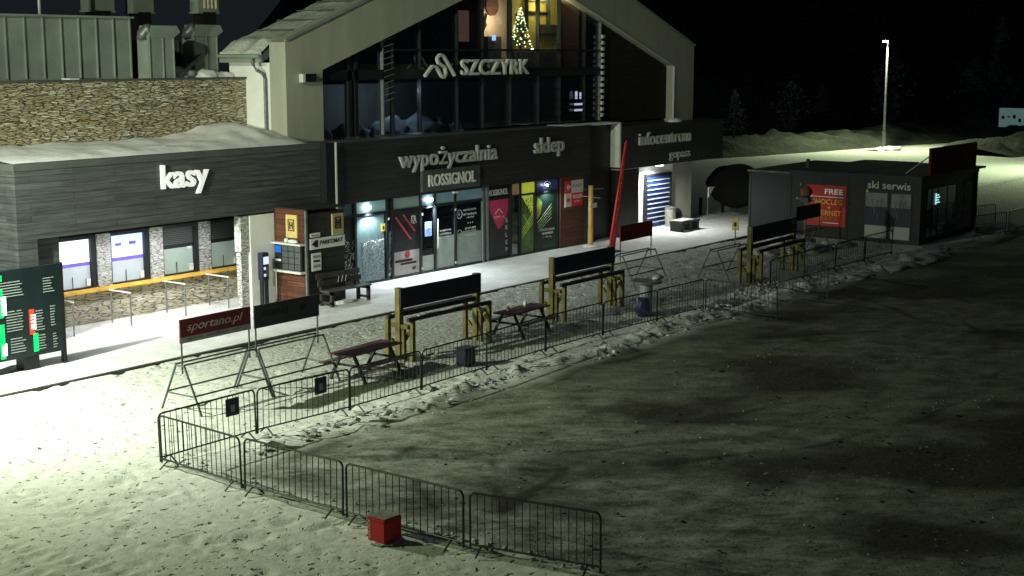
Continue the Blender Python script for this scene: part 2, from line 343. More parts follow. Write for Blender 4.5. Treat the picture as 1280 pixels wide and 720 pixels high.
# raised snow-covered walk in front of the buildings, kerb edge towards the camera
wk = MB().box(-30, 57.5, 27.12, 36, -.2, .10).build('pavement', mat('packed_snow_on_paving', (.62, .64, .62), .8, 0, 1.6, .02, 10, col2=(.80, .81, .80))); tag(wk, kind='structure')
ke = MB().box(-30, 57.5, 26.98, 27.116, -.2, .115, bev=.015).build('kerb', mat('shaded_kerb', (.06, .06, .055), .8, .3, 6)); tag(ke, kind='structure')  # kerb coloured dark, painting in the shadow line along its drop

# ------------------------------------------------------------------ lodge building (gable, shop front, information wing)
LB = thing('lodge_building', (42, 31, 0), 'large gabled lodge with pale portal frame, dark glazed gable and long shop front below', 'building')
OUT = [(30.3, 7.82), (42.6, 12.25), (54.9, 7.78)]; INN = [(31.87, 6.97), (42.55, 10.58), (53.24, 6.95)]
def fr(y): return [(x, y, z) for x, z in [(30.3, .1), OUT[0], OUT[1], OUT[2], (54.9, .1), (53.24, .1), INN[2], INN[1], INN[0], (31.87, .1)]]
MB().prism(fr(31.76), (0, .70, 0)).build('portal_frame', M['render'], LB, True)
B('side_wall', M['white'], LB, (30.3, 30.6, 32.47, 34.3, 4.0, 7.2))
B('rear_wall', M['render'], LB, (30.6, 54.7, 34.5, 34.6, 0, 7.1))
MB().prism([(30.02, 32.48, 7.42), (30.5, 32.48, 7.76), (42.6, 32.48, 12.12), (54.7, 32.48, 7.76), (55.2, 32.48, 7.4), (55.2, 32.48, 7.22), (54.6, 32.48, 7.5), (42.6, 32.48, 11.9), (30.6, 32.48, 7.5), (30.02, 32.48, 7.22)], (0, 1.85, 0)).build('roof', M['metal_dark'], LB, True)
RF = MB()
n = 40
for i in range(n):      # uneven snow blanket on the near slope
    pass
def roof_snow():
    nx, ny = 90, 22; me = MB(); V = {}
    for i in range(nx + 1):
        for j in range(ny + 1):
            u = (i / nx) ** 1.5; x = 30.0 + 12.6 * u; y = 32.47 + 1.87 * j / ny
            base = 7.42 + (x - 30.02) * .71 if x < 30.5 else 7.76 + .360 * (x - 30.5)
            lip = .16 * math.exp(-((x - 30.35) / .5) ** 2) * (.6 + .8 * noise.noise(Vector((y * 2.2, 1, 0))))
            z = base + .045 + lip + .05 * noise.noise(Vector((x * 1.3, y * 1.3, 0))) + .03 * noise.noise(Vector((x * 4, y * 4, 2)))
            if i == 0: z = 7.43
            V[i, j] = me.b.verts.new((x - (.06 if i == 1 else 0), y, z))
    for i in range(nx):
        for j in range(ny): me.b.faces.new((V[i,j], V[i+1,j], V[i+1,j+1], V[i,j+1]))
    return me.build('roof_snow', mat('thin_roof_snow', (.66, .70, .64), .85, 0, 1.4, .03, 12, col2=(.34, .38, .33)), LB, True, True)
roof_snow()
for k in range(6): MB().bar((31.5 + k * .9, 32.6, 8.22 + k * .324), (31.5 + k * .9, 34.3, 8.22 + k * .324), .035).build('snow_guard', M['metal_dark'], LB, True)
g = MB()
g.bar((30.28, 31.74, 7.87), (42.6, 31.74, 12.30), .10, .06); g.bar((42.6, 31.74, 12.3), (54.92, 31.74, 7.83), .10, .06)
g.build('roof_flashing', M['metal'], LB, True)
B('eave_fascia', M['metal'], LB, (29.94, 30.015, 32.48, 34.34, 7.2, 7.42))
MB().tube([(29.87, 32.45, 7.40), (29.87, 34.36, 7.40)], .06).build('gutter', M['metal'], LB, True)
MB().tube([(29.87, 32.75, 7.36), (29.88, 32.75, 7.15), (29.98, 32.70, 6.98), (30.14, 32.62, 6.88), (30.22, 32.60, 6.7), (30.22, 32.60, 5.0)], .055).build('downpipe', M['steel'], LB, True)
B('inner_trim', M['trim'], LB, (53.18, 53.238, 31.72, 31.80, 4.6, 6.95))
MB().bar((42.55, 31.75, 10.56), (53.22, 31.75, 6.92), .05, .05).build('inner_trim', M['trim'], LB, True)
wl = B('wall_lamp', M['black'], LB, (30.95, 31.4, 31.56, 31.757, 6.62, 6.86)); B('lamp_cover', M['trim'], wl, (30.85, 30.948, 31.58, 31.757, 6.6, 6.86))
# gable curtain wall
B('brown_gable_cladding', M['brown'], LB, (47.98, 53.2, 32.14, 32.3, 4.7, 6.9))
MB().prism([(47.98, 32.14, 6.902), (53.2, 32.14, 6.902), (47.98, 32.14, 8.72)], (0, .16, 0)).build('brown_gable_cladding', M['brown'], LB, True)
MX = [31.95, 33.35, 33.65, 34.95, 35.45, 36.85, 38.85, 40.3, 41.95, 43.7, 45.1, 46.8, 47.9]
def gz(x): return INN[0][1] + (x - INN[0][0]) * (INN[1][1] - INN[0][1]) / (INN[1][0] - INN[0][0]) if x < 42.55 else INN[1][1] + (x - INN[1][0]) * (INN[2][1] - INN[1][1]) / (INN[2][0] - INN[1][0])
for a, b in zip(MX, MX[1:]):
    if b - a < .4: continue
    MB().prism([(a + .03, 32.12, 4.8), (b - .03, 32.12, 4.8), (b - .03, 32.12, gz(b) - .05), (a + .03, 32.12, gz(a) - .05)], (0, .02, 0)).build('window_pane', M['glass_dark'] if not 40.2 < a < 45 else M['glass'], LB, True)
for k, x in enumerate(MX):
    t = .022 if k not in (1, 2) else .08
    B('mullion', M['frame'] if k not in (3, 12) else M['frame_grey'], LB, (x - t, x + t, 32.0, 32.18, 4.8, gz(x) - .06))
B('floor_band', M['frame'], LB, (31.9, 47.9, 32.0, 32.18, 6.62, 6.95)); B('transom', M['frame'], LB, (31.9, 47.9, 32.02, 32.16, 7.56, 7.63))
B('upper_floor', M['blackmat'], LB, (31.9, 53, 32.2, 34.4, 6.5, 6.9)); B('ground_slab', M['blackmat'], LB, (30.6, 54, 32.2, 34.4, 4.2, 4.62))
g = MB()
for k in range(11): g.bar((34.97, 31.97, 5.9 + k * .2), (35.43, 31.97, 5.9 + k * .2 + .1), .025)
g.build('truss_lacing', M['frame_grey'], LB, True)
g = MB()
for k in range(9): g.box(44.0, 47.85, 31.94, 31.96, 5.05 + k * .36, 5.07 + k * .36)
g.build('sun_louvre', M['frame'], LB, True)
g = MB()
for k in range(14): g.box(47.86, 48.0, 31.9, 31.99, 4.95 + k * .24, 5.09 + k * .24)
g.build('edge_spacer', M['trim'], LB, True)
g = MB()
for k in range(5): g.bar((40.45, 32.3, 7.05 + k * .14), (45.1, 32.3, 7.05 + k * .14), .018)
g.build('balcony_rail', M['frame'], LB, True)
# snow heaps added behind the lower panes, standing in for reflected snowbanks
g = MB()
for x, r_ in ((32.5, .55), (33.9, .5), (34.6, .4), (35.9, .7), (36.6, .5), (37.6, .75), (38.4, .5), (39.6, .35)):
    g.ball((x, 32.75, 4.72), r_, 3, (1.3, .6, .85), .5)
g.build('reflected_snow_heaps', M['snowdirty'], LB, True, True)
point('heap_fill', LB, (36, 32.6, 6.2), 30, (.8, .9, 1), .2)  # unseen lamp added to brighten the heaps behind the panes
# lit upper room
warm = mat('warm_wall', (.55, .42, .12), .8, .1, 2); pink = mat('pale_room_wall', (.62, .48, .36), .8, .1, 2)
B('room_wall', warm, LB, (43.42, 46.75, 33.3, 33.4, 6.9, 10.2)); B('room_wall', pink, LB, (41.4, 43.34, 33.3, 33.4, 6.9, 10.2))
B('room_partition', mat('dark_red_wood', (.05, .02, .015), .7), LB, (40.2, 40.3, 32.2, 32.9, 6.9, 9.6), (43.34, 43.42, 33.1, 33.4, 6.9, 10.2), (46.75, 46.85, 32.3, 33.4, 6.9, 9.9))
B('wall_shelf', M['timberdark'], LB, (45.45, 46.7, 33.1, 33.3, 8.25, 8.6), (44.5, 46.0, 33.15, 33.3, 9.05, 9.1), (44.5, 44.55, 33.15, 33.3, 8.4, 9.6), (45.2, 45.25, 33.15, 33.3, 8.4, 9.6), (45.9, 45.95, 33.15, 33.3, 8.6, 9.6), (44.5, 46.0, 33.15, 33.3, 9.45, 9.5), (43.9, 44.2, 33.15, 33.3, 8.9, 9.0))
g = MB(); g.tube([(42.35, 33.2, 9.25), (42.35, 33.29, 9.25)], .38, 24); g.build('round_wall_ornament', M['redwood'], LB, True)
g = MB(); r_ = random.Random(4)
for k in range(14): g.bar((41.6, 33.1, 8.2), (41.6 + r_.uniform(-.25, .35), 33.1, 8.2 + r_.uniform(.3, .85)), .05, .01)
g.build('pot_plant', M['timberdark'], LB, True)
B('sideboard', M['timberdark'], LB, (41.7, 42.5, 32.9, 33.2, 6.9, 8.1), (43.6, 46.6, 33.0, 33.28, 6.9, 7.55)); B('small_screen', glow('screen_glow', (.5, .6, 1), 1.5), LB, (41.9, 42.1, 32.85, 32.88, 7.95, 8.15))
B('curtain', mat('orange_curtain', (.6, .25, .14), .8, .2, 8, emit=(.6, .25, .14), estr=.28), LB, (39.6, 40.2, 32.6, 32.7, 7.9, 9.0))
point('room_light', LB, (45.2, 32.7, 9.5), 80, (1, .78, .30), .15); point('room_light', LB, (42.2, 32.7, 8.7), 60, (1, .70, .42), .15)
MB().ball((43.9, 32.5, 7.62), .055, 1).build('pendant_bulb', glow('pendant', (1, .9, 1), 14), LB, True)
B('notice_light', glow('white_notice', (.7, .75, 1), .5), LB, (46.05, 46.6, 32.0, 32.012, 5.45, 5.53), (46.1, 46.25, 32.0, 32.012, 5.7, 6.0), (46.4, 46.52, 32.0, 32.012, 5.7, 5.95), (46.05, 46.6, 32.0, 32.012, 5.22, 5.3))
# fascia bands
B('shop_fascia', M['clad_dark'], LB, (31.27, 45.55, 30.88, 31.7, 2.84, 4.74))
B('fascia_cap', M['trim'], LB, (43.8, 45.6, 30.86, 31.72, 4.742, 4.78)); B('fascia_cap', M['metal_dark'], LB, (31.3, 43.8, 30.86, 31.72, 4.742, 4.765))
B('passage_reveal', M['black'], LB, (45.56, 47.6, 31.3, 31.5, 0.1, 4.70)); B('passage_cap', M['snow'], LB, (45.6, 47.78, 30.92, 31.7, 4.70, 4.76)); B('fascia_edge', M['trim'], LB, (47.6, 47.7, 30.86, 31.45, 2.95, 4.70))
B('information_fascia', M['clad_dark'], LB, (47.71, 56.1, 30.88, 31.7, 2.86, 4.58)); B('fascia_return', M['clad_dark'], LB, (54.95, 56.1, 31.71, 34.5, 2.86, 4.58))
B('right_wall', M['metal_dark'], LB, (55.0, 55.9, 32.9, 34.5, 0.1, 2.86))
MB().ball((52.6, 31.3, 4.58), .35, 2, (1.3, .8, .5)).build('snow_cap', M['snow'], LB, True, True)
# shop front --------------------------------------------------------
Y0 = 31.06
B('shop_floor', mat('shop_floor', (.3, .3, .28), .5), LB, (31.3, 45.3, 31.15, 34.4, .10, .13)); B('shop_back_wall', mat('shop_back', (.16, .19, .19), .8), LB, (31.3, 45.3, 34.3, 34.4, .13, 2.9))
B('shop_side_wall', M['clad_dark'], LB, (31.3, 31.4, 31.15, 34.3, .13, 2.9), (45.2, 45.3, 31.2, 34.3, .13, 2.9), (40.5, 40.6, 31.25, 34.3, .13, 2.9), (38.95, 39.0, 31.25, 34.3, .13, 2.9))
B('shop_ceiling', mat('shop_ceiling', (.4, .42, .4), .8), LB, (31.3, 45.3, 31.2, 34.4, 2.9, 2.95))
FX = [31.3, 32.45, 33.95, 34.2, 35.62, 36.36, 37.45, 39.0, 39.25, 40.62, 41.2, 42.15, 43.6]
for x in FX: B('door_post', M['frame'] if x not in (39.0, 39.25) else M['frame_grey'], LB, (x - .05, x + .05, Y0 - .06, Y0 + .06, .10, 2.84))
B('head_rail', M['frame'], LB, (31.3, 38.95, Y0 - .05, Y0 + .05, 2.32, 2.42), (39.3, 43.6, Y0 - .05, Y0 + .05, 2.32, 2.38), (31.3, 43.6, Y0 - .05, Y0 + .05, .10, .17), (31.3, 43.6, Y0 - .055, Y0 + .055, 2.78, 2.84))
def pane(nm, x0, x1, z0, z1, m, dy=0, par=LB): return B(nm, m, par, (x0, x1, Y0 - .012 + dy, Y0 + .012 + dy, z0, z1))
dark_poster = mat('dark_poster', (.03, .03, .035), .4, .5, 2); pale_poster = mat('pale_poster', (.55, .50, .50), .5, .1, 2)
teal = mat('teal_backlit_transom', (.25, .38, .36), .5, .1, 3, emit=(.20, .36, .36), estr=.22)
teal2 = mat('teal_glazing_film', (.16, .24, .24), .35, .15, 3, emit=(.12, .26, .30), estr=.18)
pane('speckled_panel', 31.36, 32.4, .18, 2.32, M['black'])
pane('transom_pane', 32.5, 33.9, 2.42, 2.78, teal); d1 = pane('door', 32.52, 33.82, .18, 2.30, teal2)
pane('side_pane', 34.0, 34.15, .18, 2.78, M['black'])
pane('transom_pane', 34.26, 35.56, 2.42, 2.78, mat('green_grey_transom', (.2, .27, .24), .5, .1, 3, emit=(.2, .3, .27), estr=.12))
po = pane('ski_poster', 34.26, 35.56, .98, 2.32, dark_poster); po2 = pane('ski_poster', 34.26, 35.56, .18, .978, pale_poster)
pane('transom_pane', 35.7, 38.94, 2.42, 2.78, teal2)
for a, b in ((35.7, 36.3), (36.44, 37.4), (37.52, 38.92)):
    dl = pane('door', a, b, 1.28 if a > 36 else .7, 2.32, M['glass_dark']); pane('frosted_panel', a, b, .18, 1.278 if a > 36 else .698, M['frost'])
MB().box(36.44, 36.47, 30.95, 30.98, .9, 1.9).build('handle', M['trim'], LB, True)
for x in (34.0, 35.66, 37.42): B('hinge', M['trim'], LB, (x - .03, x + .03, 30.97, 31.0, 2.1, 2.18), (x - .03, x + .03, 30.97, 31.0, .25, .33))
# graphics: white frost script on the first door, drawn as many small slanted strokes
def strokes(nm, x0, x1, z0, z1, nn, m, par, size=.1, seed=1, y=Y0 - .018):
    r_ = random.Random(seed); g_ = MB()
    for _ in range(nn):
        x, z, a, l = r_.uniform(x0, x1), r_.uniform(z0, z1), r_.uniform(-1.2, 1.9), r_.uniform(.5, 1.3) * size
        dx, dz = math.cos(a) * l / 2, math.sin(a) * l / 2
        X0, X1 = max(x0, x - dx), min(x1, x + dx)
        g_.bar((X0, y, max(z0, z - dz)), (X1, y, min(z1, z + dz)), .006, size * .22, up=(0, 1, 0))
    return g_.build(nm, m, par, True)
wf = mat('white_vinyl', (.7, .76, .74), .5, .1, 5)
strokes('frost_graphic', 32.75, 33.8, .2, 1.5, 420, wf, LB, .16, 3, Y0 - .02); strokes('frost_graphic', 31.9, 32.4, .3, 1.6, 60, wf, LB, .10, 4, Y0 - .02)
strokes('frost_graphic', 34.02, 34.14, .25, 1.7, 60, wf, LB, .12, 5, Y0 - .02)
redv = mat('red_vinyl', (.45, .06, .05), .5); blv = mat('black_vinyl', (.01, .01, .01), .4)
g = MB(); g.bar((34.35, Y0 - .02, 2.15), (35.1, Y0 - .02, 1.35), .006, .16, (0, 1, 0)); g.bar((34.75, Y0 - .02, 2.2), (35.3, Y0 - .02, 1.6), .006, .12, (0, 1, 0)); g.build('red_ski_picture', redv, po, True)
strokes('skull_picture', 35.15, 35.4, 1.85, 2.15, 26, wf, po, .09, 6, Y0 - .022)
MB().tube([(34.95, Y0 - .014, .86), (34.95, Y0 - .022, .86)], .13, 14).build('red_badge', redv, po2, True)
B('caption_bar', blv, po2, (34.34, 35.2, Y0 - .022, Y0 - .014, .62, .70), (34.6, 35.4, Y0 - .022, Y0 - .014, .52, .59)); strokes('signature', 35.2, 35.4, .3, .45, 8, blv, po2, .12, 9)
strokes('caption', 34.4, 34.9, .36, .40, 12, blv, po2, .03, 10)
B('notice', mat('blue_notice', (.25, .38, .7), .5, emit=(.2, .35, .8), estr=.25), LB, (35.85, 36.2, Y0 - .024, Y0 - .014, 1.35, 1.85)); strokes('notice_figure', 35.93, 36.12, 1.5, 1.75, 10, wf, LB, .07, 12, Y0 - .028)
B('notice', mat('yellow_notice', (.8, .7, .1), .5), LB, (33.68, 33.86, Y0 - .03, Y0 - .02, 1.75, 2.0)); B('notice_mark', blv, LB, (33.74, 33.8, Y0 - .036, Y0 - .031, 1.83, 1.92))
text('lettering', 'wypożyczalnia', 37.9, Y0 - .016, 2.02, .72, .11, wf, LB, ext=.004); text('lettering', 'nart i snowboardu', 37.9, Y0 - .016, 1.88, .74, .10, wf, LB, ext=.004); text('lettering', 'rental', 38.1, Y0 - .016, 1.77, .4, .08, wf, LB, ext=.004)
text('lettering', '• • •', 38.15, Y0 - .016, 1.58, .3, .05, wf, LB, ext=.004); text('lettering', 'serwis nart', 38.0, Y0 - .016, 1.38, .6, .10, wf, LB, ext=.004)
text('lettering', 'przechowalnia', 37.9, Y0 - .016, 1.27, .74, .09, wf, LB, ext=.004); text('lettering', 'depozyt', 38.0, Y0 - .016, 1.13, .6, .09, wf, LB, ext=.004)
text('lettering', 'wejście', 36.62, Y0 - .016, 1.42, .62, .10, wf, LB, ext=.004); text('lettering', 'entrance', 36.62, Y0 - .016, 1.31, .62, .08, wf, LB, ext=.004)
for z, s in ((1.95, -1), (1.25, 1)):
    g = MB(); ring = [(37.70 + .14 * math.cos(t), Y0 - .02, z + .15 * math.sin(t)) for t in [k * math.pi / 10 for k in range(21)]]
    g.tube(ring, .012, 5); g.bar((37.63, Y0 - .02, z), (37.77, Y0 - .02, z), .006, .025, (0, 1, 0)); g.bar((37.70 + s * .07, Y0 - .02, z), (37.70 + s * .01, Y0 - .02, z + .06), .006, .022, (0, 1, 0)); g.bar((37.70 + s * .07, Y0 - .02, z), (37.70 + s * .01, Y0 - .02, z - .06), .006, .022, (0, 1, 0))
    g.build('arrow_symbol', wf, LB, True)
# red poster panel
pane('transom_panel', 39.32, 40.56, 2.38, 2.78, M['black']); text('lettering', 'ROSSIGNOL', 39.36, Y0 - .016, 2.44, 1.12, .22, M['letter'], LB, ext=.01, off=.01)
rp = pane('red_poster', 39.32, 40.56, .18, 2.30, mat('dark_grey_poster', (.045, .045, .055), .5, .3, 1))
MB().prism([(39.36, Y0 - .014, 2.28), (40.5, Y0 - .014, 2.28), (40.5, Y0 - .014, 1.9), (40.2, Y0 - .014, 1.35), (39.9, Y0 - .014, 1.2), (39.36, Y0 - .014, 2.0)], (0, -.004, 0)).build('crimson_field', mat('crimson_print', (.42, .04, .10), .5, .25, 1.5, emit=(.4, .03, .09), estr=.10), rp, True)
g = MB(); g.bar((39.7, Y0 - .024, 1.78), (39.93, Y0 - .024, 1.95), .006, .03, (0, 1, 0)); g.bar((39.93, Y0 - .024, 1.95), (40.15, Y0 - .024, 1.78), .006, .03, (0, 1, 0)); g.build('peak_emblem', wf, rp, True)
strokes('caption', 39.65, 40.2, 1.62, 1.70, 22, wf, rp, .05, 14, Y0 - .024)
for k, c in enumerate('SKLEP'): text('lettering', c, 40.34, Y0 - .016, 1.42 - k * .27, .11, .16, wf, rp, ext=.004, off=.01)
# doorway with lit green shop behind
pane('transom_pane', 40.68, 41.15, 2.38, 2.78, mat('brown_transom', (.25, .16, .09), .5, emit=(.3, .18, .08), estr=.25)); pane('transom_pane', 41.15, 42.1, 2.38, 2.78, mat('lime_transom', (.5, .6, .08), .5, .2, 2, emit=(.5, .6, .05), estr=.40))
pane('doorway_pane', 40.68, 41.15, .18, 2.32, M['glass'])
gp = mat('green_ski_poster', (.10, .22, .06), .5, 0, 1.3, col2=(.02, .035, .03), emit=(.12, .2, .04), estr=.10)
gd = pane('poster_door', 41.26, 42.06, .18, 2.32, gp)
MB().prism([(41.3, Y0 - .014, 2.3), (42.0, Y0 - .014, 2.3), (42.0, Y0 - .014, 1.5), (41.6, Y0 - .014, 1.95)], (0, -.004, 0)).build('lime_field', mat('lime_print', (.5, .62, .10), .5, .3, 3, emit=(.5, .65, .08), estr=.3), gd, True)
strokes('skier_picture', 41.35, 41.95, 1.6, 2.2, 40, blv, gd, .10, 15, Y0 - .022)
g = MB()
for k in range(4): g.bar((41.32, Y0 - .02, .75 + k * .1), (42.0, Y0 - .02, 1.25 + k * .12), .005, .03, (0, 1, 0))
g.bar((41.4, Y0 - .021, 1.6), (41.75, Y0 - .021, 1.2), .005, .03, (0, 1, 0))
g.build('speed_lines', mat('lime_stripe', (.42, .5, .12), .5, emit=(.4, .5, .1), estr=.12), gd, True)
gp2 = pane('green_poster', 42.2, 43.55, .18, 2.34, mat('dark_green_poster', (.02, .045, .035), .4, .4, 1.2)); pane('transom_panel', 42.2, 43.55, 2.38, 2.78, mat('night_blue_panel', (.02, .03, .08), .4, .3, 2, emit=(.03, .05, .16), estr=.2))
MB().prism([(42.22, Y0 - .014, 2.3), (42.6, Y0 - .014, 1.95), (42.5, Y0 - .014, 1.55), (42.22, Y0 - .014, 1.3)], (0, -.004, 0)).build('lime_field', mat('olive_print', (.25, .36, .06), .5, .3, 3), gp2, True)
g = MB()
for k in range(5): g.bar((42.3, Y0 - .02, .85 + k * .09), (43.2, Y0 - .02, 1.35 + k * .13), .005, .025, (0, 1, 0))
g.build('speed_lines', mat('pale_green_stripe', (.3, .38, .2), .5), gp2, True)
text('lettering', 'WYPOŻYCZALNIA', 42.4, Y0 - .016, .86, 1.0, .11, wf, gp2, ext=.004); text('lettering', 'SKI I SNOWBOARD', 42.6, Y0 - .016, .72, .7, .09, wf, gp2, ext=.004); strokes('caption', 42.65, 43.2, .60, .64, 14, wf, gp2, .04, 17, Y0 - .02)
ring = [(42.9 + .20 * math.cos(t), Y0 - .02, 2.64 + .085 * math.sin(t)) for t in [k * math.pi / 12 for k in range(25)]]
MB().tube(ring, .018, 5).build('oval_emblem', mat('pale_blue_vinyl', (.4, .5, .9), .5), LB, True); text('lettering', 'OAKLEY', 42.65, Y0 - .016, 2.44, .55, .07, mat('blue_grey_vinyl', (.3, .38, .6), .5), LB, ext=.004)
# red boards at the end of the shop
B('red_board_wall', M['redwood'], LB, (43.66, 45.2, 30.95, 31.1, .10, 2.84)); B('end_post', M['frame'], LB, (45.2, 45.55, 30.9, 31.3, .10, 2.84))
# information recess
B('recess_wall', M['white'], LB, (47.75, 53.2, 31.74, 31.85, .10, 2.86)); B('recess_ceiling', M['white'], LB, (47.75, 53.2, 30.95, 31.74, 2.83, 2.858)); B('recess_jamb', M['black'], LB, (47.72, 49.3, 31.0, 31.7, .10, 2.83))
sh = B('roller_shutter', mat('blue_shutter', (.02, .045, .20), .35, .2, 3), LB, (50.95, 52.85, 31.66, 31.735, .12, 2.32))
g = MB()
for k in range(10): g.box(51.0, 52.8, 31.62, 31.658, .3 + k * .2, .335 + k * .2)
g.build('shutter_rib', M['letter'], sh, True); B('shutter_frame', M['frame'], sh, (50.85, 50.948, 31.6, 31.738, .10, 2.4), (52.852, 52.95, 31.6, 31.738, .10, 2.4), (50.95, 52.85, 31.6, 31.738, 2.322, 2.4))
B('narrow_door', M['frame'], LB, (49.42, 49.62, 31.68, 31.738, .12, 2.2))
B('ceiling_lamp', glow('lamp_white', (1, 1, .96), 18), LB, (50.9, 51.3, 31.05, 31.25, 2.79, 2.828))
spot('downlight', LB, (51.0, 31.1, 2.76), (51.0, 30.7, 0), 560, (.96, 1, .92), 165, .5, .1)
# shop lamps in the transoms
for x, pw in ((33.0, 190), (36.05, 300), (42.75, 60)):
    MB().ball((x, 30.93, 2.60), .085 if x < 40 else .05, 2, (1.2, .5, .8)).build('entrance_lamp', glow('lamp_cool', (.85, .95, 1), 30), LB, True, True)
    spot('entrance_light', LB, (x, 30.90, 2.50), (x + .3, 29.6, 0), pw * 1.15, (.88, .96, 1), 150, .5, .05)
for x, pw, c in ((33.2, 14, (.6, .9, 1)), (36.8, 14, (.6, .9, 1)), (41.3, 34, (1, .85, .45))): point('shop_light', LB, (x, 32.6, 2.6), pw, c, .2)
B('security_camera', M['trim'], LB, (37.1, 37.3, 30.76, 30.88, 2.74, 2.80))

# ------------------------------------------------------------------ ticket office
TO = thing('ticket_office', (26, 32, 0), 'low ticket office with grey boarded front, four service windows and stone base', 'building')
B('boarded_front', M['clad'], TO, (20.2, 30.79, 30.88, 31.5, 2.86, 4.60)); B('left_wall', M['clad'], TO, (20.2, 21.6, 31.502, 33.5, .1, 4.60), (20.2, 20.75, 30.88, 31.5, .1, 2.857), (20.75, 21.6, 31.2, 31.5, .1, 2.857))
B('fascia_cap', M['metal_dark'], TO, (20.17, 30.79, 30.85, 31.52, 4.602, 4.78), (20.17, 21.6, 31.522, 33.5, 4.602, 4.78))
B('roof_slab', M['metal_dark'], TO, (21.602, 30.28, 31.51, 33.5, 4.4, 4.72)); B('ceiling', M['clad'], TO, (21.6, 30.2, 31.505, 32.5, 2.86, 2.9))
def snow_sheet(nm, x0, x1, y0, y1, z0, z1, par, amp=.06, m=None, seed=0):
    nx, ny = int((x1 - x0) / .14), int((y1 - y0) / .14); g_ = MB(); V = {}
    for i in range(nx + 1):
        for j in range(ny + 1):
            x = x0 + (x1 - x0) * i / nx; t = j / ny; y = y0 + (y1 - y0) * t
            e = min(1, 5 * min(i / nx, 1 - i / nx, t * .7 + .01) * 2)
            V[i, j] = g_.b.verts.new((x, y, z0 + (z1 - z0) * t + (amp * noise.noise(Vector((x * 1.1, y * 1.5, seed))) + amp * .5 * noise.noise(Vector((x * 4, y * 4, seed))) + amp) * e + (.34 * math.exp(-((x - 29.3) / 1.5) ** 2) * math.sin(min(1, t * 1.15) * 1.57) * (1 + .25 * noise.noise(Vector((x * 2, y * 2, 7)))) if par is TO else 0)))
    for i in range(nx):
        for j in range(ny): g_.b.faces.new((V[i,j], V[i+1,j], V[i+1,j+1], V[i,j+1]))
    return g_.build(nm, m or M['snow'], par, True, True)
snow_sheet('roof_snow', 20.2, 30.25, 30.9, 33.53, 4.785, 4.98, TO, .06)
g = MB()
for x, y, r_ in ((29.75, 33.2, .35),): g.ball((x, y, 5.1), r_, 4, (1.4, 1.0, .5), .5)
g.build('drift', M['snow'], TO, True, True)
B('base_wall', M['stone2'], TO, (21.6, 29.3, 32.5, 32.9, .1, 1.0)); B('window_wall_head', M['clad_dark'], TO, (21.6, 30.2, 32.56, 32.9, 2.56, 2.86))
for a, b in ((21.6, 22.36), (23.68, 24.14), (25.50, 25.95), (27.30, 27.73)): B('stone_pier', M['stonep'], TO, (a, b, 32.46, 32.9, 1.06, 2.56))
sw = B('counter_shelf', M['shelf'], TO, (21.4, 29.0, 32.28, 32.5, 1.0, 1.09), bev=.01)
fr_blue = mat('lit_white_blind', (.8, .85, .95), .5, emit=(.82, .90, 1), estr=1.0); fr_vio = mat('lit_blue_screen', (.5, .6, .95), .5, .1, 2, emit=(.42, .58, 1), estr=.95)
vio = mat('violet_panel', (.16, .10, .5), .5, .2, 2, emit=(.16, .10, .6), estr=.35); fg = mat('grey_green_frosted_glass', (.34, .42, .36), .35, .08, 1.5, emit=(.34, .45, .40), estr=.16); fg2 = mat('pale_frosted_glass', (.42, .47, .48), .35, .08, 1.5, emit=(.45, .52, .58), estr=.35)
for k, (a, b) in enumerate(((22.36, 23.68), (24.14, 25.50), (25.95, 27.30), (27.73, 29.05))):
    wn = B('window', M['frame'], TO, (a, a + .05, 32.5, 32.66, 1.08, 2.56), (b - .17, b, 32.5, 32.66, 1.08, 2.56), (a + .05, b - .17, 32.5, 32.66, 2.46, 2.56), (a + .05, b - .17, 32.5, 32.66, 1.08, 1.13))
    zc = 1.72
    if k < 2:
        B('blind', fr_blue if k == 0 else fr_vio, wn, (a + .05, b - .17, 32.6, 32.63, zc + .10, 2.46))
        B('violet_band', vio, wn, (a + .05, b - .17, 32.598, 32.63, zc, zc + .098)); B('pane', fg2, wn, (a + .05, b - .17, 32.596, 32.63, 1.13, zc - .002))
        if k == 1: B('screen_mark', vio, wn, (a + .25, a + .45, 32.586, 32.599, 2.15, 2.22), (a + .72, a + .95, 32.586, 32.599, 2.15, 2.24))
    else:
        g = MB()
        for q in range(9): g.box(a + .05, b - .17, 32.56, 32.585, 1.98 + q * .055, 2.012 + q * .055)
        g.build('shutter', M['metal_dark'], wn, True)
        B('pane', M['frame'], wn, (a + .05, b - .17, 32.6, 32.63, 1.86, 2.46)); B('pane', fg, wn, (a + .05, b - .17, 32.596, 32.63, 1.13, 1.858))
        B('paper', M['letter'], wn, (b - .38, b - .22, 32.57, 32.59, 1.80, 1.87))
    B('speaker_box', M['letter'], wn, (b - .34, b - .21, 32.52, 32.59, 1.16, 1.36)); MB().tube([(a + .55, 32.56, 1.13), (a + .55, 32.56, 1.45)], .012, 5).build('microphone', M['black'], wn, True)
for x, nm_ in ((22.9, 'a'), (24.8, 'b'), (26.6, 'c')):
    B('soffit_lamp', glow('soffit_white', (1, .98, .95), 6), TO, (x - .12, x + .12, 31.1, 31.22, 2.83, 2.858)); spot('soffit_light', TO, (x, 31.16, 2.80), (x, 31.5, 0), 150, (.96, .98, 1), 160, .6, .08)
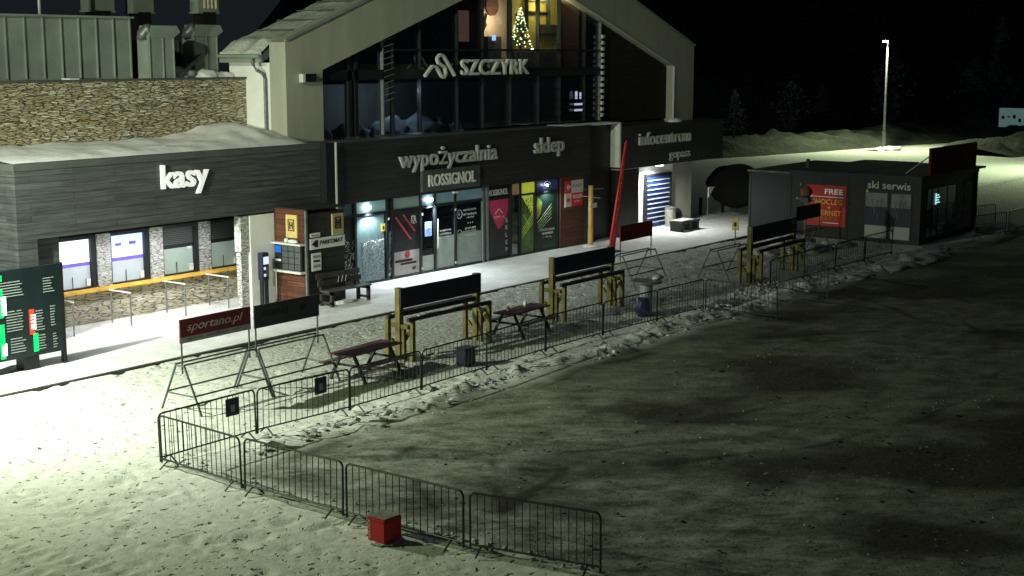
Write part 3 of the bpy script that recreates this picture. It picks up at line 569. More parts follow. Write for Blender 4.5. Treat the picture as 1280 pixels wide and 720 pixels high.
# white side wall, locker wall, parking-machine kiosk box
B('white_screen_wall', M['white'], TO, (27.89, 28.84, 30.895, 31.1, .1, 2.80)); B('white_screen_wall', M['stonep'], TO, (27.55, 27.87, 30.93, 31.2, 1.75, 2.80), (27.6, 27.87, 31.0, 31.2, .1, 1.74))
KB = B('kiosk_box', M['clad_dark'], TO, (28.87, 30.48, 29.6, 30.86, .1, 2.84)); B('boarded_side', M['redwood'], TO, (28.852, 28.868, 29.66, 30.86, .1, 2.95)); B('kiosk_box_roof', M['clad_dark'], TO, (28.84, 30.5, 29.57, 30.86, 2.952, 2.99)); B('corner_post', M['steel'], TO, (28.83, 28.90, 29.55, 29.62, .1, 2.95))
LK = B('locker_bank', M['black'], TO, (28.74, 28.85, 29.66, 30.8, 1.15, 1.92)); B('shelf', M['letter'], LK, (28.62, 28.85, 29.6, 30.84, 1.922, 1.97), (28.62, 28.85, 29.6, 30.84, 1.09, 1.148))
g = MB()
for i in range(3):
    for j in range(4): g.box(28.715, 28.738, 29.70 + i * .26, 29.93 + i * .26, 1.18 + j * .185, 1.345 + j * .185)
g.build('locker_door', M['metal_dark'], LK, True); B('screen', glow('blue_screen', (.03, .22, .75), .8), LK, (28.715, 28.738, 30.52, 30.76, 1.66, 1.86)); B('keypad', M['letter'], LK, (28.715, 28.738, 30.52, 30.76, 1.40, 1.46))
MB().ball((28.72, 30.0, 2.03), .12, 2, (.8, 1.8, .5)).ball((28.75, 30.3, 2.04), .07, 2).build('shelf_clutter', M['snow'], LK, True, True)
B('corner_column', M['black'], TO, (30.8, 31.18, 30.62, 31.4, .1, 4.79)); B('column_edge', M['letter'], TO, (31.182, 31.25, 30.60, 30.85, .1, 4.79))

# stone and metal hall behind
HL = thing('service_hall', (24, 36, 0), 'stone faced hall with grey-green seamed metal cladding set back above the snowy low roof', 'building')
B('stone_wall', M['stone'], HL, (14, 30.28, 33.55, 34.0, 4.4, 6.70)); B('wall_coping', M['metal_dark'], HL, (14, 30.3, 33.5, 34.05, 6.702, 6.76))
g = MB(); g.box(14, 26.5, 34.2, 40, 4.4, 8.48)
for k in range(22): g.box(26.44 - k * .585 - .03, 26.44 - k * .585, 34.14, 34.198, 6.8, 8.48)
g.build('seamed_cladding', M['metal'], HL, True); B('parapet_cap', M['metal'], HL, (14, 26.55, 34.1, 40.1, 8.482, 8.54))
g = MB(); g.box(26.52, 30.2, 36.4, 40, 4.4, 7.9)
for k in range(6): g.box(27.0 + k * .6, 27.03 + k * .6, 36.34, 36.398, 6.5, 7.9)
g.build('rear_cladding', M['metal_dark'], HL, True); B('flat_roof', M['metal_dark'], HL, (26.52, 30.28, 34.05, 36.38, 6.3, 6.6))
g = MB()
for x, y, r_ in ((27.4, 34.3, .35), (28.2, 34.5, .55), (28.6, 34.4, .4), (29.3, 34.2, .35), (29.9, 34.2, .3), (27.9, 34.1, .3)): g.ball((x, y, 6.72), r_, 3, (1.6, .8, .7), .5)
g.build('roof_drift', M['snow'], HL, True, True)
MB().bar((28.2, 34.25, 6.85), (29.9, 34.9, 7.65), .25, .12).build('sloping_flashing', M['metal_dark'], HL, True)
for x, z0, sc_ in ((23.9, 6.76, 1),): B('coping_snow', M['snow'], HL, (x, x + .3, 33.6, 34.0, 6.762, 6.80))
def vent(x, y, z0, z1, wd, dp, label, stack, hood='flare'):
    V = thing('roof_vent', (x, y, z0), label, 'roof vent', 'ventilation stacks on the hall roof')
    g_ = MB(); g_.box(-wd / 2, wd / 2, -dp / 2, dp / 2, 0, z1 - z0)
    for q in (-wd / 2 + .02, .05, wd / 2 - .02): g_.box(q, q + .03, -dp / 2 - .035, -dp / 2 - .001, 0, z1 - z0)
    g_.build('stack', stack, V)
    h = z1 - z0
    MB().prism([(-wd * .5, -dp * .55, h + .002), (wd * .5, -dp * .55, h + .002), (wd * .78, -dp * .55, h + .17), (wd * .66, -dp * .55, h + .36), (-wd * .35, -dp * .55, h + .36)], (0, dp * 1.1, 0)).build('hood', M['metal'], V)
    MB().tube([(-wd * .56, -.05, h - .05), (-wd * .55, -.05, h + .12), (-wd * .42, -.12, h + .25), (-wd * .35, -.2, h + .25)], .16, 14).build('elbow_duct', M['steel'], V, smooth=True)
    return V
vent(27.12, 33.9, 6.765, 7.93, .92, .5, 'wide grey vent stack with round elbow duct, standing on the stone wall coping', M['metal'])
vent(29.6, 34.85, 6.605, 8.0, .95, .5, 'second vent stack further back, nearer the snowy gable roof', M['metal'])
def boxvent(x, y, z, wd, label, slots=False):
    V = thing('roof_vent', (x, y, 6.6 if x > 26.5 else 8.54), label, 'roof vent', 'ventilation stacks on the hall roof'); zb = V.location.z
    MB().box(-wd * .3, wd * .3, -.25, .25, 0, z - zb).build('stack', M['black'], V)
    MB().box(-wd / 2, wd / 2, -.2, .2, z - zb + .002, z - zb + 1.5).build('hood', M['metal'], V)
    if slots:
        g_ = MB()
        for q in range(4): g_.box(-.2 + q * .16, -.14 + q * .16, -.23, -.202, z - zb + .12, z - zb + .5)
        g_.build('louvre', mat('pale_slots', (.8, .7, .5), .5), V)  # slots drawn in a pale tan colour
    MB().box(-wd / 2 - .03, wd / 2 + .03, -.23, .23, z - zb - .05, z - zb + .001).build('rim', M['metal'], V)
boxvent(27.45, 37.0, 8.78, .95, 'leftmost box shaped vent hood cut by the top of the picture'); boxvent(29.2, 37.2, 8.78, .8, 'middle box shaped vent hood cut by the top of the picture'); boxvent(31.0, 36.2, 8.80, .85, 'box vent hood with slotted louvres above the farther vent stack', True)
mp_ = thing('roof_mast', (24.0, 35.0, 8.54), 'thin pale mast rising beyond the metal parapet', 'mast'); MB().tube([(0, 0, 0), (0, 0, 1.6)], .04, 6).build('pole', M['letter'], mp_); MB().box(-.12, .12, -.12, .12, 0, .03).build('base', M['metal'], mp_)

# ------------------------------------------------------------------ building signs (each a thing)
def sign(name, label, cat, x, y, z): return thing(name, (x, y, z), label, cat)
s = sign('lettering_sign', 'bright white raised word kasy on the grey ticket office front', 'sign', 25.5, 30.87, 3.7); text('letters', 'kasy', 24.68, 30.876, 3.62, 1.66, .86, mat('backlit_white_letters', (.8, .8, .8), .5, .03, emit=(1, .98, .95), estr=.35), s, ext=.08, off=.018)
s = sign('lettering_sign', 'long grey raised word wypożyczalnia on the dark fascia above the rental doors', 'sign', 37, 30.87, 3.7); text('letters', 'wypożyczalnia', 34.36, 30.876, 3.60, 5.20, .78, M['letter_dim'], s, ext=.09, off=.015)
s = sign('lettering_sign', 'short grey raised word sklep on the fascia above the green posters', 'sign', 42.7, 30.87, 3.7); text('letters', 'sklep', 41.8, 30.876, 3.66, 1.88, .74, M['letter_dim'], s, ext=.09, off=.015)
s = sign('lettering_sign', 'grey raised word infocentrum above the white lit recess', 'sign', 51, 30.87, 3.7); text('letters', 'infocentrum', 49.0, 30.876, 3.76, 4.15, .52, M['letter_dim'], s, ext=.09, off=.015)
s = sign('lettering_sign', 'small grey word gopass under the word infocentrum', 'sign', 52.3, 30.87, 3.1); text('letters', 'gopass', 51.45, 30.876, 2.98, 1.72, .36, M['letter_dim'], s, ext=.05)
s = sign('plate_sign', 'grey plate with raised capital letters hanging under the fascia over the glass doors', 'sign', 37, 30.87, 2.9)
B('plate', mat('grey_plate', (.085, .085, .08), .5, .15, 3), s, (35.45, 38.5, 30.76, 30.877, 2.90, 3.62)); text('letters', 'ROSSIGNOL', 35.72, 30.758, 3.07, 2.5, .40, M['letter'], s, ext=.05, off=.012)
s = sign('emblem_sign', 'silver twin peak emblem with the word SZCZYRK across the gable glazing', 'sign', 39.5, 31.7, 6.6)
text('letters', 'SZCZYRK', 38.55, 31.68, 6.72, 3.95, .56, M['letter'], s, ext=.10, off=.012)
g = MB(); pts = [(36.62, 6.72), (37.0, 7.05), (37.22, 7.02), (37.50, 6.70), (37.62, 6.66), (37.72, 6.78), (37.68, 7.0), (37.32, 7.16), (37.26, 7.32), (37.42, 7.44), (37.62, 7.38), (38.2, 6.72)]
for a, b in zip(pts, pts[1:]): g.bar((a[0], 31.64, a[1]), (b[0], 31.64, b[1]), .08, .11, up=(0, 1, 0))
g.build('emblem', M['letter'], s, True)
B('support_rail', M['frame'], s, (36.8, 42.3, 31.70, 31.76, 6.66, 6.70))
s = sign('direction_sign', 'red and white two row arrow sign on the red boards beside the shop', 'sign', 44.5, 30.9, 2.2)
rw = mat('sign_red', (.75, .03, .05), .5, .05); ww = mat('sign_white', (.75, .75, .73), .5, .05)
B('red_panel', rw, s, (43.92, 44.32, 30.92, 30.945, 2.18, 2.66), (44.322, 45.12, 30.92, 30.945, 1.66, 2.178)); B('white_panel', ww, s, (44.322, 45.12, 30.92, 30.945, 2.18, 2.66), (43.92, 44.32, 30.92, 30.945, 1.66, 2.178))
def arrow(m_, x, z, par, k=.13):
    g_ = MB(); g_.prism([(x - k, 30.915, z), (x, 30.915, z + k), (x, 30.915, z - k)], (0, -.006, 0)); g_.box(x, x + k, 30.909, 30.915, z - k * .4, z + k * .4); g_.build('arrow', m_, par, True)
arrow(ww, 44.12, 2.42, s); arrow(rw, 44.12, 1.92, s)
text('letters', 'KASY', 44.42, 30.918, 2.38, .6, .14, mat('ink_grey', (.2, .2, .2), .5), s, ext=.006); text('letters', 'SKLEP', 44.42, 30.918, 1.95, .6, .15, ww, s, ext=.006, off=.02); text('letters', 'sport', 44.5, 30.918, 1.80, .42, .08, ww, s, ext=.006)
yl = mat('yellow_sign_face', (.72, .55, .20), .5, .08)
s = sign('pictogram_sign', 'yellow pictogram plate on the red boards above the lockers', 'sign', 28.8, 30.1, 2.3)
B('plate', yl, s, (28.80, 28.848, 29.90, 30.36, 2.12, 2.80)); 
def picto(par, face):
    g_ = MB()
    if face == 'x':
        for b in ((28.785, 28.798, 30.00, 30.26, 2.64, 2.665), (28.785, 28.798, 30.00, 30.26, 2.32, 2.345), (28.785, 28.798, 30.00, 30.025, 2.345, 2.64), (28.785, 28.798, 30.235, 30.26, 2.345, 2.64), (28.785, 28.798, 30.06, 30.10, 2.38, 2.6), (28.785, 28.798, 30.16, 30.20, 2.38, 2.6), (28.785, 28.798, 30.10, 30.16, 2.47, 2.51)): g_.box(*b)
    else:
        for b in ((30.02, 30.28, 29.532, 29.545, 2.64, 2.665), (30.02, 30.28, 29.532, 29.545, 2.32, 2.345), (30.02, 30.045, 29.532, 29.545, 2.345, 2.64), (30.255, 30.28, 29.532, 29.545, 2.345, 2.64), (30.08, 30.12, 29.532, 29.545, 2.38, 2.6), (30.18, 30.22, 29.532, 29.545, 2.38, 2.6), (30.12, 30.18, 29.532, 29.545, 2.47, 2.51)): g_.box(*b)
    g_.build('pictogram', M['black'], par, True)
picto(s, 'x')
s = sign('pictogram_sign', 'dimmer yellow pictogram plate on the dark wall above the bench', 'sign', 30.2, 29.55, 2.3); B('plate', mat('dull_yellow_face', (.45, .38, .2), .6, .1), s, (29.93, 30.40, 29.546, 29.596, 2.12, 2.76)); picto(s, 'y')
s = sign('parking_machine_sign', 'white sign reading PARKOMAT on the dark kiosk wall above the bench', 'sign', 29.7, 29.55, 1.8)
B('plate', ww, s, (29.0, 30.44, 29.55, 29.598, 1.78, 2.10)); text('letters', 'PARKOMAT', 29.40, 29.548, 1.90, .95, .13, M['black'], s, ext=.008, off=.01)
MB().prism([(29.05, 29.545, 1.94), (29.2, 29.545, 2.05), (29.3, 29.545, 2.05), (29.3, 29.545, 1.84), (29.2, 29.545, 1.84)], (0, -.006, 0)).build('arrow', M['black'], s, True)
s = sign('notice_plate', 'small blank grey plate just above the parking machine sign', 'sign', 29.2, 29.55, 2.15); B('plate', ww, s, (29.02, 29.42, 29.56, 29.598, 2.14, 2.26), bev=.004)
B('print_line', M['greystrip'], s, (29.06, 29.38, 29.553, 29.559, 2.18, 2.21))
s = sign('notice_board', 'tall pale notice sheet under the left end of the parking machine sign', 'notice', 29.2, 29.55, 1.2); B('sheet', ww, s, (29.06, 29.44, 29.56, 29.598, 1.14, 1.66)); B('print_block', M['black'], s, (29.12, 29.38, 29.553, 29.559, 1.40, 1.46)); B('print_line', M['greystrip'], s, (29.1, 29.4, 29.553, 29.559, 1.24, 1.32), (29.1, 29.4, 29.553, 29.559, 1.52, 1.6))

# ticket machine in front of the white screen wall
K = thing('ticket_machine', (28.12, 30.62, .1), 'slim dark touch-screen ticket machine standing against the white wall', 'ticket machine')
MB().box(-.13, .13, -.1, .12, .80, 1.62, bev=.02).build('body', M['navy'], K); MB().box(-.10, .10, -.118, -.102, 1.28, 1.50).build('screen', glow('pale_screen', (.75, .85, 1), .9), K)
MB().box(-.09, -.02, -.118, -.102, 1.12, 1.2).box(-.09, -.02, -.118, -.102, .92, 1.0).build('reader', glow('reader_light', (.9, .95, 1), .7), K); MB().box(.01, .10, -.118, -.102, .92, 1.2).build('keypad', M['metal_dark'], K)
MB().box(-.12, -.06, -.06, .06, 0.03, .798).box(.06, .12, -.06, .06, .03, .798).build('leg', M['frame'], K); MB().box(-.16, .16, -.14, .14, 0, .03).build('base', M['frame'], K)
# rails between the ticket windows
def rail(x, label):
    q = thing('queue_rail', (x, 31.8, .1), label, 'rail', 'queue rails between the ticket windows')
    for y in (-.48, .36): MB().tube([(0, y, 0), (0, y, .90)], .022, 8).build('post', M['steel'], q)
    MB().bar((0, -.52, .92), (0, .60, .92), .05, .03).build('top_rail', M['trim'], q); return q
for x, l in ((22.0, 'leftmost steel queue rail, nearest the dark price board'), (23.85, 'steel queue rail below the pier right of the white window'), (25.75, 'steel queue rail below the pier between blue and green windows'), (27.35, 'rightmost steel queue rail, nearest the ticket machine')): rail(x, l)
# price board
PB = thing('price_board', (18.7, 28.83, .1), 'large dark price board with glowing green and red digit columns at the left edge', 'price board')
MB().box(-1.55, 1.2, -.06, .06, .32, 2.44).build('panel', mat('dark_green_panel', (.012, .024, .028), .35, .2, 2), PB)
for x in (-1.4, 1.24): MB().box(x - .035, x + .035, -.07, .07, 0, 2.46).build('post', M['black'], PB)
r_ = random.Random(5); pv = mat('pale_vinyl_lines', (.42, .48, .47), .6, .2, 20)
for x0, x1, z0, nl in ((-.42, .35, 1.82, 6), (.72, 1.02, 1.80, 6), (-.30, .02, 1.0, 8), (-.02, .14, 1.0, 8), (.48, .72, .92, 8), (.88, 1.02, .98, 8), (-.22, .18, .48, 6), (.5, .74, .46, 6), (.92, 1.04, .44, 6)):
    g = MB()
    for q in range(nl): g.box(x0, x1 - r_.uniform(0, .35) * (x1 - x0), -.072, -.061, z0 + q * .065, z0 + q * .065 + .018)
    g.build('price_lines', pv, PB)
gG = glow('green_led', (.01, .75, .16), 1.6); gR = glow('red_led', (1, .06, .03), 1.8); gW = glow('led_white_core', (.85, 1, .9), 3)  # white columns added as the glaring core of the coloured digits
def leds(nm, x, z0, z1, m_):
    g_ = MB(); z = z0
    while z < z1: g_.box(x, x + .13, -.074, -.061, z, z + .065); z += .075
    g_.build(nm, m_, PB)
for z in (2.20, 1.2, .95, .6, .38): pass
leds('digit_column', -.50, 1.35, 2.0, gG); leds('digit_column', -.42, 1.4, 1.8, gW); leds('digit_column', -.50, .38, 1.15, gG); leds('digit_column', -.62, 1.0, 1.4, gR); leds('digit_column', -.50, 2.2, 2.35, gG)
leds('digit_column', .30, .85, 1.42, gR); leds('digit_column', .38, .42, .80, gG); leds('digit_column', .335, .95, 1.30, gW); leds('digit_column', -.46, .45, .7, gW)
MB().box(.12, .52, -.05, .3, 0, .31).build('control_box', M['black'], PB)
# bench
def bench():
    q = thing('bench', (30.05, 29.22, .1), 'weathered grey timber bench with backrest below the parking machine sign', 'bench')
    for x in (-.78, .78):
        g_ = MB(); g_.box(x - .05, x + .05, -.28, -.2, 0, .44); g_.box(x - .05, x + .05, .14, .22, 0, .50); g_.box(x - .05, x + .05, -.28, .22, .36, .44); g_.bar((x, .18, .45), (x, .30, .95), .09, .07); g_.box(x - .05, x + .05, -.28, .22, .08, .14); g_.build('leg', M['timberdark'], q)
    g_ = MB()
    for y in (-.26, -.13, 0): g_.box(-.92, .92, y, y + .12, .442, .482)
    g_.build('seat', mat('bench_slats', (.085, .085, .08), .8, .3, 4), q)
    g_ = MB()
    for k in range(2): g_.bar((-.92, .20 + k * .06, .66 + k * .2), (.92, .20 + k * .06, .66 + k * .2), .035, .16)
    g_.build('backrest', M['timberdark'], q)
    g_ = MB(); [g_.bar((-.1 + k * .16, .17, .62), (-.02 + k * .16, .20, .80), .02, .03) for k in range(3)]; g_.build('carving', M['greystrip'], q)
    return q
bench()
sn = MB().ball((30.1, 29.2, .12), .28, 3, (1.5, .5, .3), .4).build('snow_clump', M['snow'], None, False, True); tag(sn, 'lump of snow lying under the timber bench', 'snow lump')

# timber signpost and red blade
q = thing('signpost', (44.67, 30.25, .1), 'honey coloured timber signpost with thin arms, in front of the red boards', 'signpost')
MB().tube([(0, 0, 0), (0, 0, 2.38)], .105, 14, .095).build('pole', M['wood'], q)
g = MB(); g.bar((-.35, .3, 2.22), (.42, -.3, 2.26), .025); g.bar((-.2, .3, 1.98), (.2, -.3, 1.9), .03); g.bar((-.3, -.2, 1.72), (.5, .1, 1.92), .02); g.build('arm', M['steel'], q)
MB().prism([(-.28, -.13, 1.62), (-.18, -.13, 1.71), (.2, -.13, 1.72), (.2, -.13, 1.54), (-.18, -.13, 1.53)], (0, -.02, 0)).build('arrow_board', M['letter'], q); MB().ball((0, 0, .04), .3, 2, (1.2, 1, .25)).build('snow_foot', M['snow'], q)
q = thing('advertising_blade', (44.05, 28.9, .1), 'tall leaning red blade banner tapering to a point, behind the dark red board', 'banner')
MB().prism([(-.17, -.03, 0), (.22, -.03, 0), (.62, -.03, 2.0), (1.02, -.03, 4.0), (.98, -.03, 4.12), (.90, -.03, 4.0), (.36, -.03, 2.0)], (0, .06, 0)).build('blade', M['redbright'], q)
g = MB(); r_ = random.Random(3)
for k in range(26):
    t = .06 + k * .03; z = t * 4; x = -.04 + .98 * t * .96 + .03
    if k % 7 != 6: g.bar((x - .03, -.034, z), (x + .03 * (1 - t * .5), -.034, z + r_.uniform(.01, .05)), .006, .045, up=(0, 1, 0))
g.build('lettering', mat('faded_pink_print', (.75, .35, .35), .5), q); MB().box(-.3, .35, -.25, .25, 0, .05).build('foot_plate', M['black'], q)

# cart by the information door
q = thing('stone_bench', (51.6, 30.1, .1), 'low dark bench with snow on top in front of the blue shutter', 'bench'); MB().box(-.85, .75, -.3, .3, .32, .42, bev=.02).build('seat', M['timberdark'], q)
for x in (-.7, 0, .6): MB().box(x - .08, x + .08, -.28, .28, 0, .318).build('leg', M['black'], q)
MB().box(-.8, .3, -.28, .28, .421, .46, bev=.012).build('snow_cover', M['snowdirty'], q)
q = thing('litter_bin', (52.2, 31.2, .1), 'grey bin and bag standing at the pillar behind the low bench', 'bin'); MB().tube([(0, 0, 0), (0, 0, .8)], .22, 14, .25).build('body', M['greystrip'], q, smooth=False); MB().ball((.5, 0, .42), .3, 2, (1, .8, 1.3), .3).build('bag', M['black'], q, smooth=True); MB().tube([(0, 0, .802), (0, 0, .86)], .27, 14, .2).build('lid', M['metal_dark'], q)
q = thing('slanted_board', (55.5, 31.2, .1), 'small white slanted board by the corner of the pillar', 'board'); MB().prism([(0, 0, 1.0), (.55, 0, 1.45), (0, 0, 1.45)], (0, .05, 0)).build('face', M['letter'], q); MB().tube([(0.05, .08, 0), (0.05, .08, 1.4)], .02, 6).build('post', M['steel'], q)

# ------------------------------------------------------------------ person behind the shop door
def person():
    q = bpy.data.meshes.new('person'); V = []; E_ = []; Rr = []
    def v(p, r, par=None):
        V.append(p); Rr.append(r)
        if par is not None: E_.append((par, len(V) - 1))
        return len(V) - 1
    pel = v((0, 0, .93), (.135, .105)); ch = v((0, 0, 1.18), (.13, .10), pel); th = v((0, 0, 1.36), (.15, .10), ch); nk = v((0, -.01, 1.50), (.052, .052), th); hd = v((0, -.03, 1.60), (.075, .085), nk); v((0, -.02, 1.70), (.07, .085), hd)
    for s_ in (-1, 1):
        hp = v((s_ * .09, 0, .86), (.095, .095), pel); kn = v((s_ * .10, -.03 * (s_ > 0), .50), (.062, .062), hp); an = v((s_ * .105, .02, .09), (.04, .042), kn); v((s_ * .115, -.14, .035), (.042, .03), an)
        sh_ = v((s_ * .18, 0, 1.38), (.062, .06), th); el = v((s_ * .25, -.02, 1.12), (.044, .044), sh_); wr = v((s_ * .10, -.22, 1.22), (.030, .028), el); pm = v((s_ * .055, -.28, 1.26), (.034, .018), wr)
        for f_ in range(4):
            a = v((s_ * .045 + (f_ - 1.5) * .008, -.31 - .003 * f_, 1.235 + f_ * .022), (.009, .009), pm); v((s_ * .012, -.335, 1.232 + f_ * .022), (.008, .008), a)
        a = v((s_ * .05, -.265, 1.31), (.010, .010), pm); v((s_ * .03, -.285, 1.345), (.009, .009), a)
    q.from_pydata(V, E_, []); o = bpy.data.objects.new('person', q); COL.objects.link(o)
    m_ = o.modifiers.new('s', 'SKIN'); 
    for k, (rx, ry) in enumerate(Rr): q.skin_vertices[0].data[k].radius = (rx, ry)
    q.skin_vertices[0].data[0].use_root = True
    o.modifiers.new('d', 'SUBSURF').levels = 2
    dg = bpy.context.evaluated_depsgraph_get(); me = bpy.data.meshes.new_from_object(o.evaluated_get(dg)); bpy.data.objects.remove(o)
    me.name = 'person'; o = bpy.data.objects.new('person', me); COL.objects.link(o); me.materials.clear()
    me.materials.append(mat('skin', (.62, .38, .27), .5, .08, 6)); me.materials.append(mat('dark_trousers', (.05, .05, .055), .8, .2, 8))
    for p_ in me.polygons:
        z = p_.center.z; p_.material_index = 1 if (z < .95) else 0; p_.use_smooth = True
    c = MB(); c.tube([(0, 0, .80), (0, 0, 1.0), (0, 0, 1.2), (0, -.005, 1.36), (0, -.008, 1.47)], .19, 14)
    jk = c.build('jacket', mat('beige_and_black_jacket', (.13, .10, .09), .8, .5, 5), o, smooth=True)
    for vv in jk.data.vertices:
        vv.co.y *= .78
        if vv.co.z > 1.4: vv.co.x *= .45; vv.co.y *= .6
        elif vv.co.z > 1.3: vv.co.x *= 1.1
    for s_ in (-1, 1): MB().tube([(s_ * .17, 0, 1.38), (s_ * .25, -.02, 1.12), (s_ * .12, -.2, 1.21)], .068, 10, .048).build('sleeve', jk.data.materials[0], o, smooth=True)
    MB().ball((0, .0, 1.70), .105, 3, (.92, 1.05, .95)).build('hair', mat('brown_hair', (.04, .025, .015), .7), o, smooth=True)
    h = o.children[-1]
    for vv in h.data.vertices:
        if vv.co.y < -.04: vv.co.y = -.04 + (vv.co.y + .04) * .1
    MB().ball((0, -.115, 1.625), .016, 1, (.8, 1.2, 1.3)).build('nose', me.materials[0], o); MB().ball((.033, -.098, 1.65), .011, 1).ball((-.033, -.098, 1.65), .011, 1).build('eyes', M['black'], o); MB().box(-.025, .025, -.108, -.10, 1.575, 1.585).build('mouth', redv, o)
    MB().box(-.035, .035, -.345, -.33, 1.22, 1.36).build('phone', M['black'], o)
    o.location = (41.0, 31.6, .13); o.rotation_euler = (0, 0, R(-12))
    tag(o, 'person in dark clothes standing behind the shop door, hands raised to chest', 'person')
person()
ph = [c for c in bpy.data.objects['person'].children if c.name.startswith('phone')][0]
ph.parent = None; ph.location = (41.0, 31.6, .13); ph.rotation_euler = (0, 0, R(-12)); tag(ph, 'small dark phone held by the person in the shop doorway', 'phone')
# christmas tree
q = thing('christmas_tree', (43.75, 32.95, 7.35), 'small lit christmas tree glowing in the warm upper window', 'christmas tree')
g = MB(); r_ = random.Random(2); lt = MB()
for k in range(260):
    t = r_.random() ** .8; a = r_.uniform(0, 6.28); rr = .40 * (1 - t) + .03; z = .35 + t * 1.5
    g.bar((0, 0, z + .08), (rr * math.cos(a), rr * math.sin(a), z), .03, .02)
for k in range(130):
    t = r_.random() ** .8; a = r_.uniform(0, 6.28); rr = .42 * (1 - t) + .03; lt.ball((rr * math.cos(a), rr * math.sin(a), .35 + t * 1.5), .028, 1)
MB().tube([(0, 0, 0), (0, 0, .5)], .05, 8).build('stand', M['timberdark'], q); g.build('branches', mat('fir_green', (.05, .10, .03), .8), q); lt.build('fairy_lights', glow('fairy_lights', (1, .92, .42), 3.2), q)

# ------------------------------------------------------------------ racks, tables, barriers
def ski_rack(board):
    q = thing('ski_rack', (0, 0, 0), '', 'ski rack')
    L_ = 2.05
    for x in (0, L_):
        g_ = MB(); g_.tube([(x, -.62, 0), (x, -.12, 1.03)], .024, 8); g_.tube([(x, .62, 0), (x, .12, 1.03)], .024, 8); g_.tube([(x, -.44, .38), (x, .44, .38)], .018, 8); g_.tube([(x, -.14, 1.0), (x, .14, 1.0)], .02, 8); g_.build('end_frame', M['rackpaint'], q)
    for y, z in ((-.13, 1.03), (.13, 1.03), (-.44, .40), (.44, .40)): MB().tube([(0, y, z), (L_, y, z)], .021, 8).build('cross_rail', M['rackpaint'], q)
    if board:
        for x in (.06, L_ - .06): MB().tube([(x, 0, .82), (x, 0, 1.98)], .020, 8).build('post', M['rackpaint'], q)
        bd = MB().box(.02, L_ - .02, -.025, .012, 1.47, 1.98).build('board', board, q)
    return q
def place(o, x, y, rz, label, group=None, z=.0):
    o.location = (x, y, z); o.rotation_euler = (0, 0, R(rz)); o['label'] = label
    if group: o['group'] = group
    return o
GR = 'metal ski racks on the snow strip'
a = place(ski_rack(M['redface']), 18.78, 23.1, 1.5, 'grey metal ski rack under a red and grey board, leftmost rack', GR)
bdo = [c for c in a.children if c.name.startswith('board')][0]
def tl(body, x, z, w_, h_, m_, par, off=.0):
    o = text('lettering', body, x, -.027, z, w_, h_, m_, None, ext=.005, off=off, shear=.35 if 'sport' in body else 0); o.parent = par; return o
MB().box(.03, 2.02, -.031, -.0255, 1.475, 1.60).build('grey_band', M['greystrip'], bdo); tl('sportano.pl', .2, 1.66, 1.6, .24, mat('faded_white_print', (.5, .42, .4), .5), bdo)
o = text('lettering', 'sport  outdoor  ski', .2, -.033, 1.52, 1.5, .05, M['char'], None, ext=.003); o.parent = bdo
b = place(ski_rack(M['char']), 20.86, 23.1, .5, 'grey metal ski rack under a charcoal board, second from the left', GR)
bdo = [c for c in b.children if c.name.startswith('board')][0]; tl('ROSSIGNOL', .22, 1.70, .85, .13, mat('dull_print', (.01, .01, .012), .4), bdo); MB().tube([(1.5, -.0255, 1.75), (1.5, -.031, 1.75)], .09, 12).build('round_mark', M['black'], bdo)
c = place(ski_rack(M['dkred']), 38.0, 24.6, 1, 'grey metal ski rack under a deep red board, behind the round table', GR)
bdo = [k_ for k_ in c.children if k_.name.startswith('board')][0]
MB().box(.03, 2.02, -.031, -.0255, 1.5, 1.52).build('red_line', M['redface'], bdo)
d = place(ski_rack(None), 40.9, 22.75, 0, 'low grey ski rack without a board, left of the farthest yellow rack', GR)
e = place(ski_rack(M['black']), 46.6, 22.6, 0, 'grey metal ski rack under a black board in front of the dark container', GR)
bdo = [k_ for k_ in e.children if k_.name.startswith('board')][0]
MB().box(.9, 2.0, -.031, -.0255, 1.5, 1.53).build('red_line', M['dkred'], bdo)
def yellow_rack():
    q = thing('timber_rack', (0, 0, 0), '', 'timber rack'); Lx = 3.0
    Yd = M['yellow']
    for x in (0, Lx):
        g_ = MB(); g_.box(x + .02, x + .13, -.42, -.31, 0, 1.0); g_.box(x - .13, x - .02, .26, .37, 0, 1.0); g_.box(x - .05, x + .05, -.31, .26, .80, .90)
        g_.bar((x + .04, -.31, .72), (x + .02, .14, .10), .07); g_.bar((x - .02, .26, .5), (x, -.06, .1), .07); g_.box(x - .10, x - .01, -.24, -.16, 0, .8); g_.build('end_frame', Yd, q)
        MB().box(x - .075, x + .075, -.075, .075, 0, 1.80).build('post', Yd, q)
    for y in (-.365, .315): MB().box(-.10, Lx + .15, y - .045, y + .045, 1.002, 1.09).build('beam', M['timberdark'], q)
    MB().box(.08, Lx - .08, -.04, .04, 1.08, 1.2).build('lower_beam', M['timberdark'], q)
    MB().box(-.06, Lx + .06, -.115, -.078, 1.30, 1.80).build('board', M['navy'], q)
    for y, a_, b_ in ((-.365, .3, 1.1), (-.365, 1.6, 2.7), (.315, .1, 2.4)): MB().box(a_, b_, y - .035, y + .035, 1.092, 1.112, bev=.008).build('snow_strip', M['snowdirty'], q)
    return q
y1 = yellow_rack(); GY = 'yellow timber racks along the barrier line'
bdo = [k_ for k_ in y1.children if k_.name.startswith('board')][0]
o = text('lettering', 'BOHATERSTWO', .2, -.118, 1.50, 1.7, .16, mat('faint_violet_print', (.03, .025, .075), .5), None, ext=.003); o.parent = bdo
y2 = copy_tree(y1); y3 = copy_tree(y1)
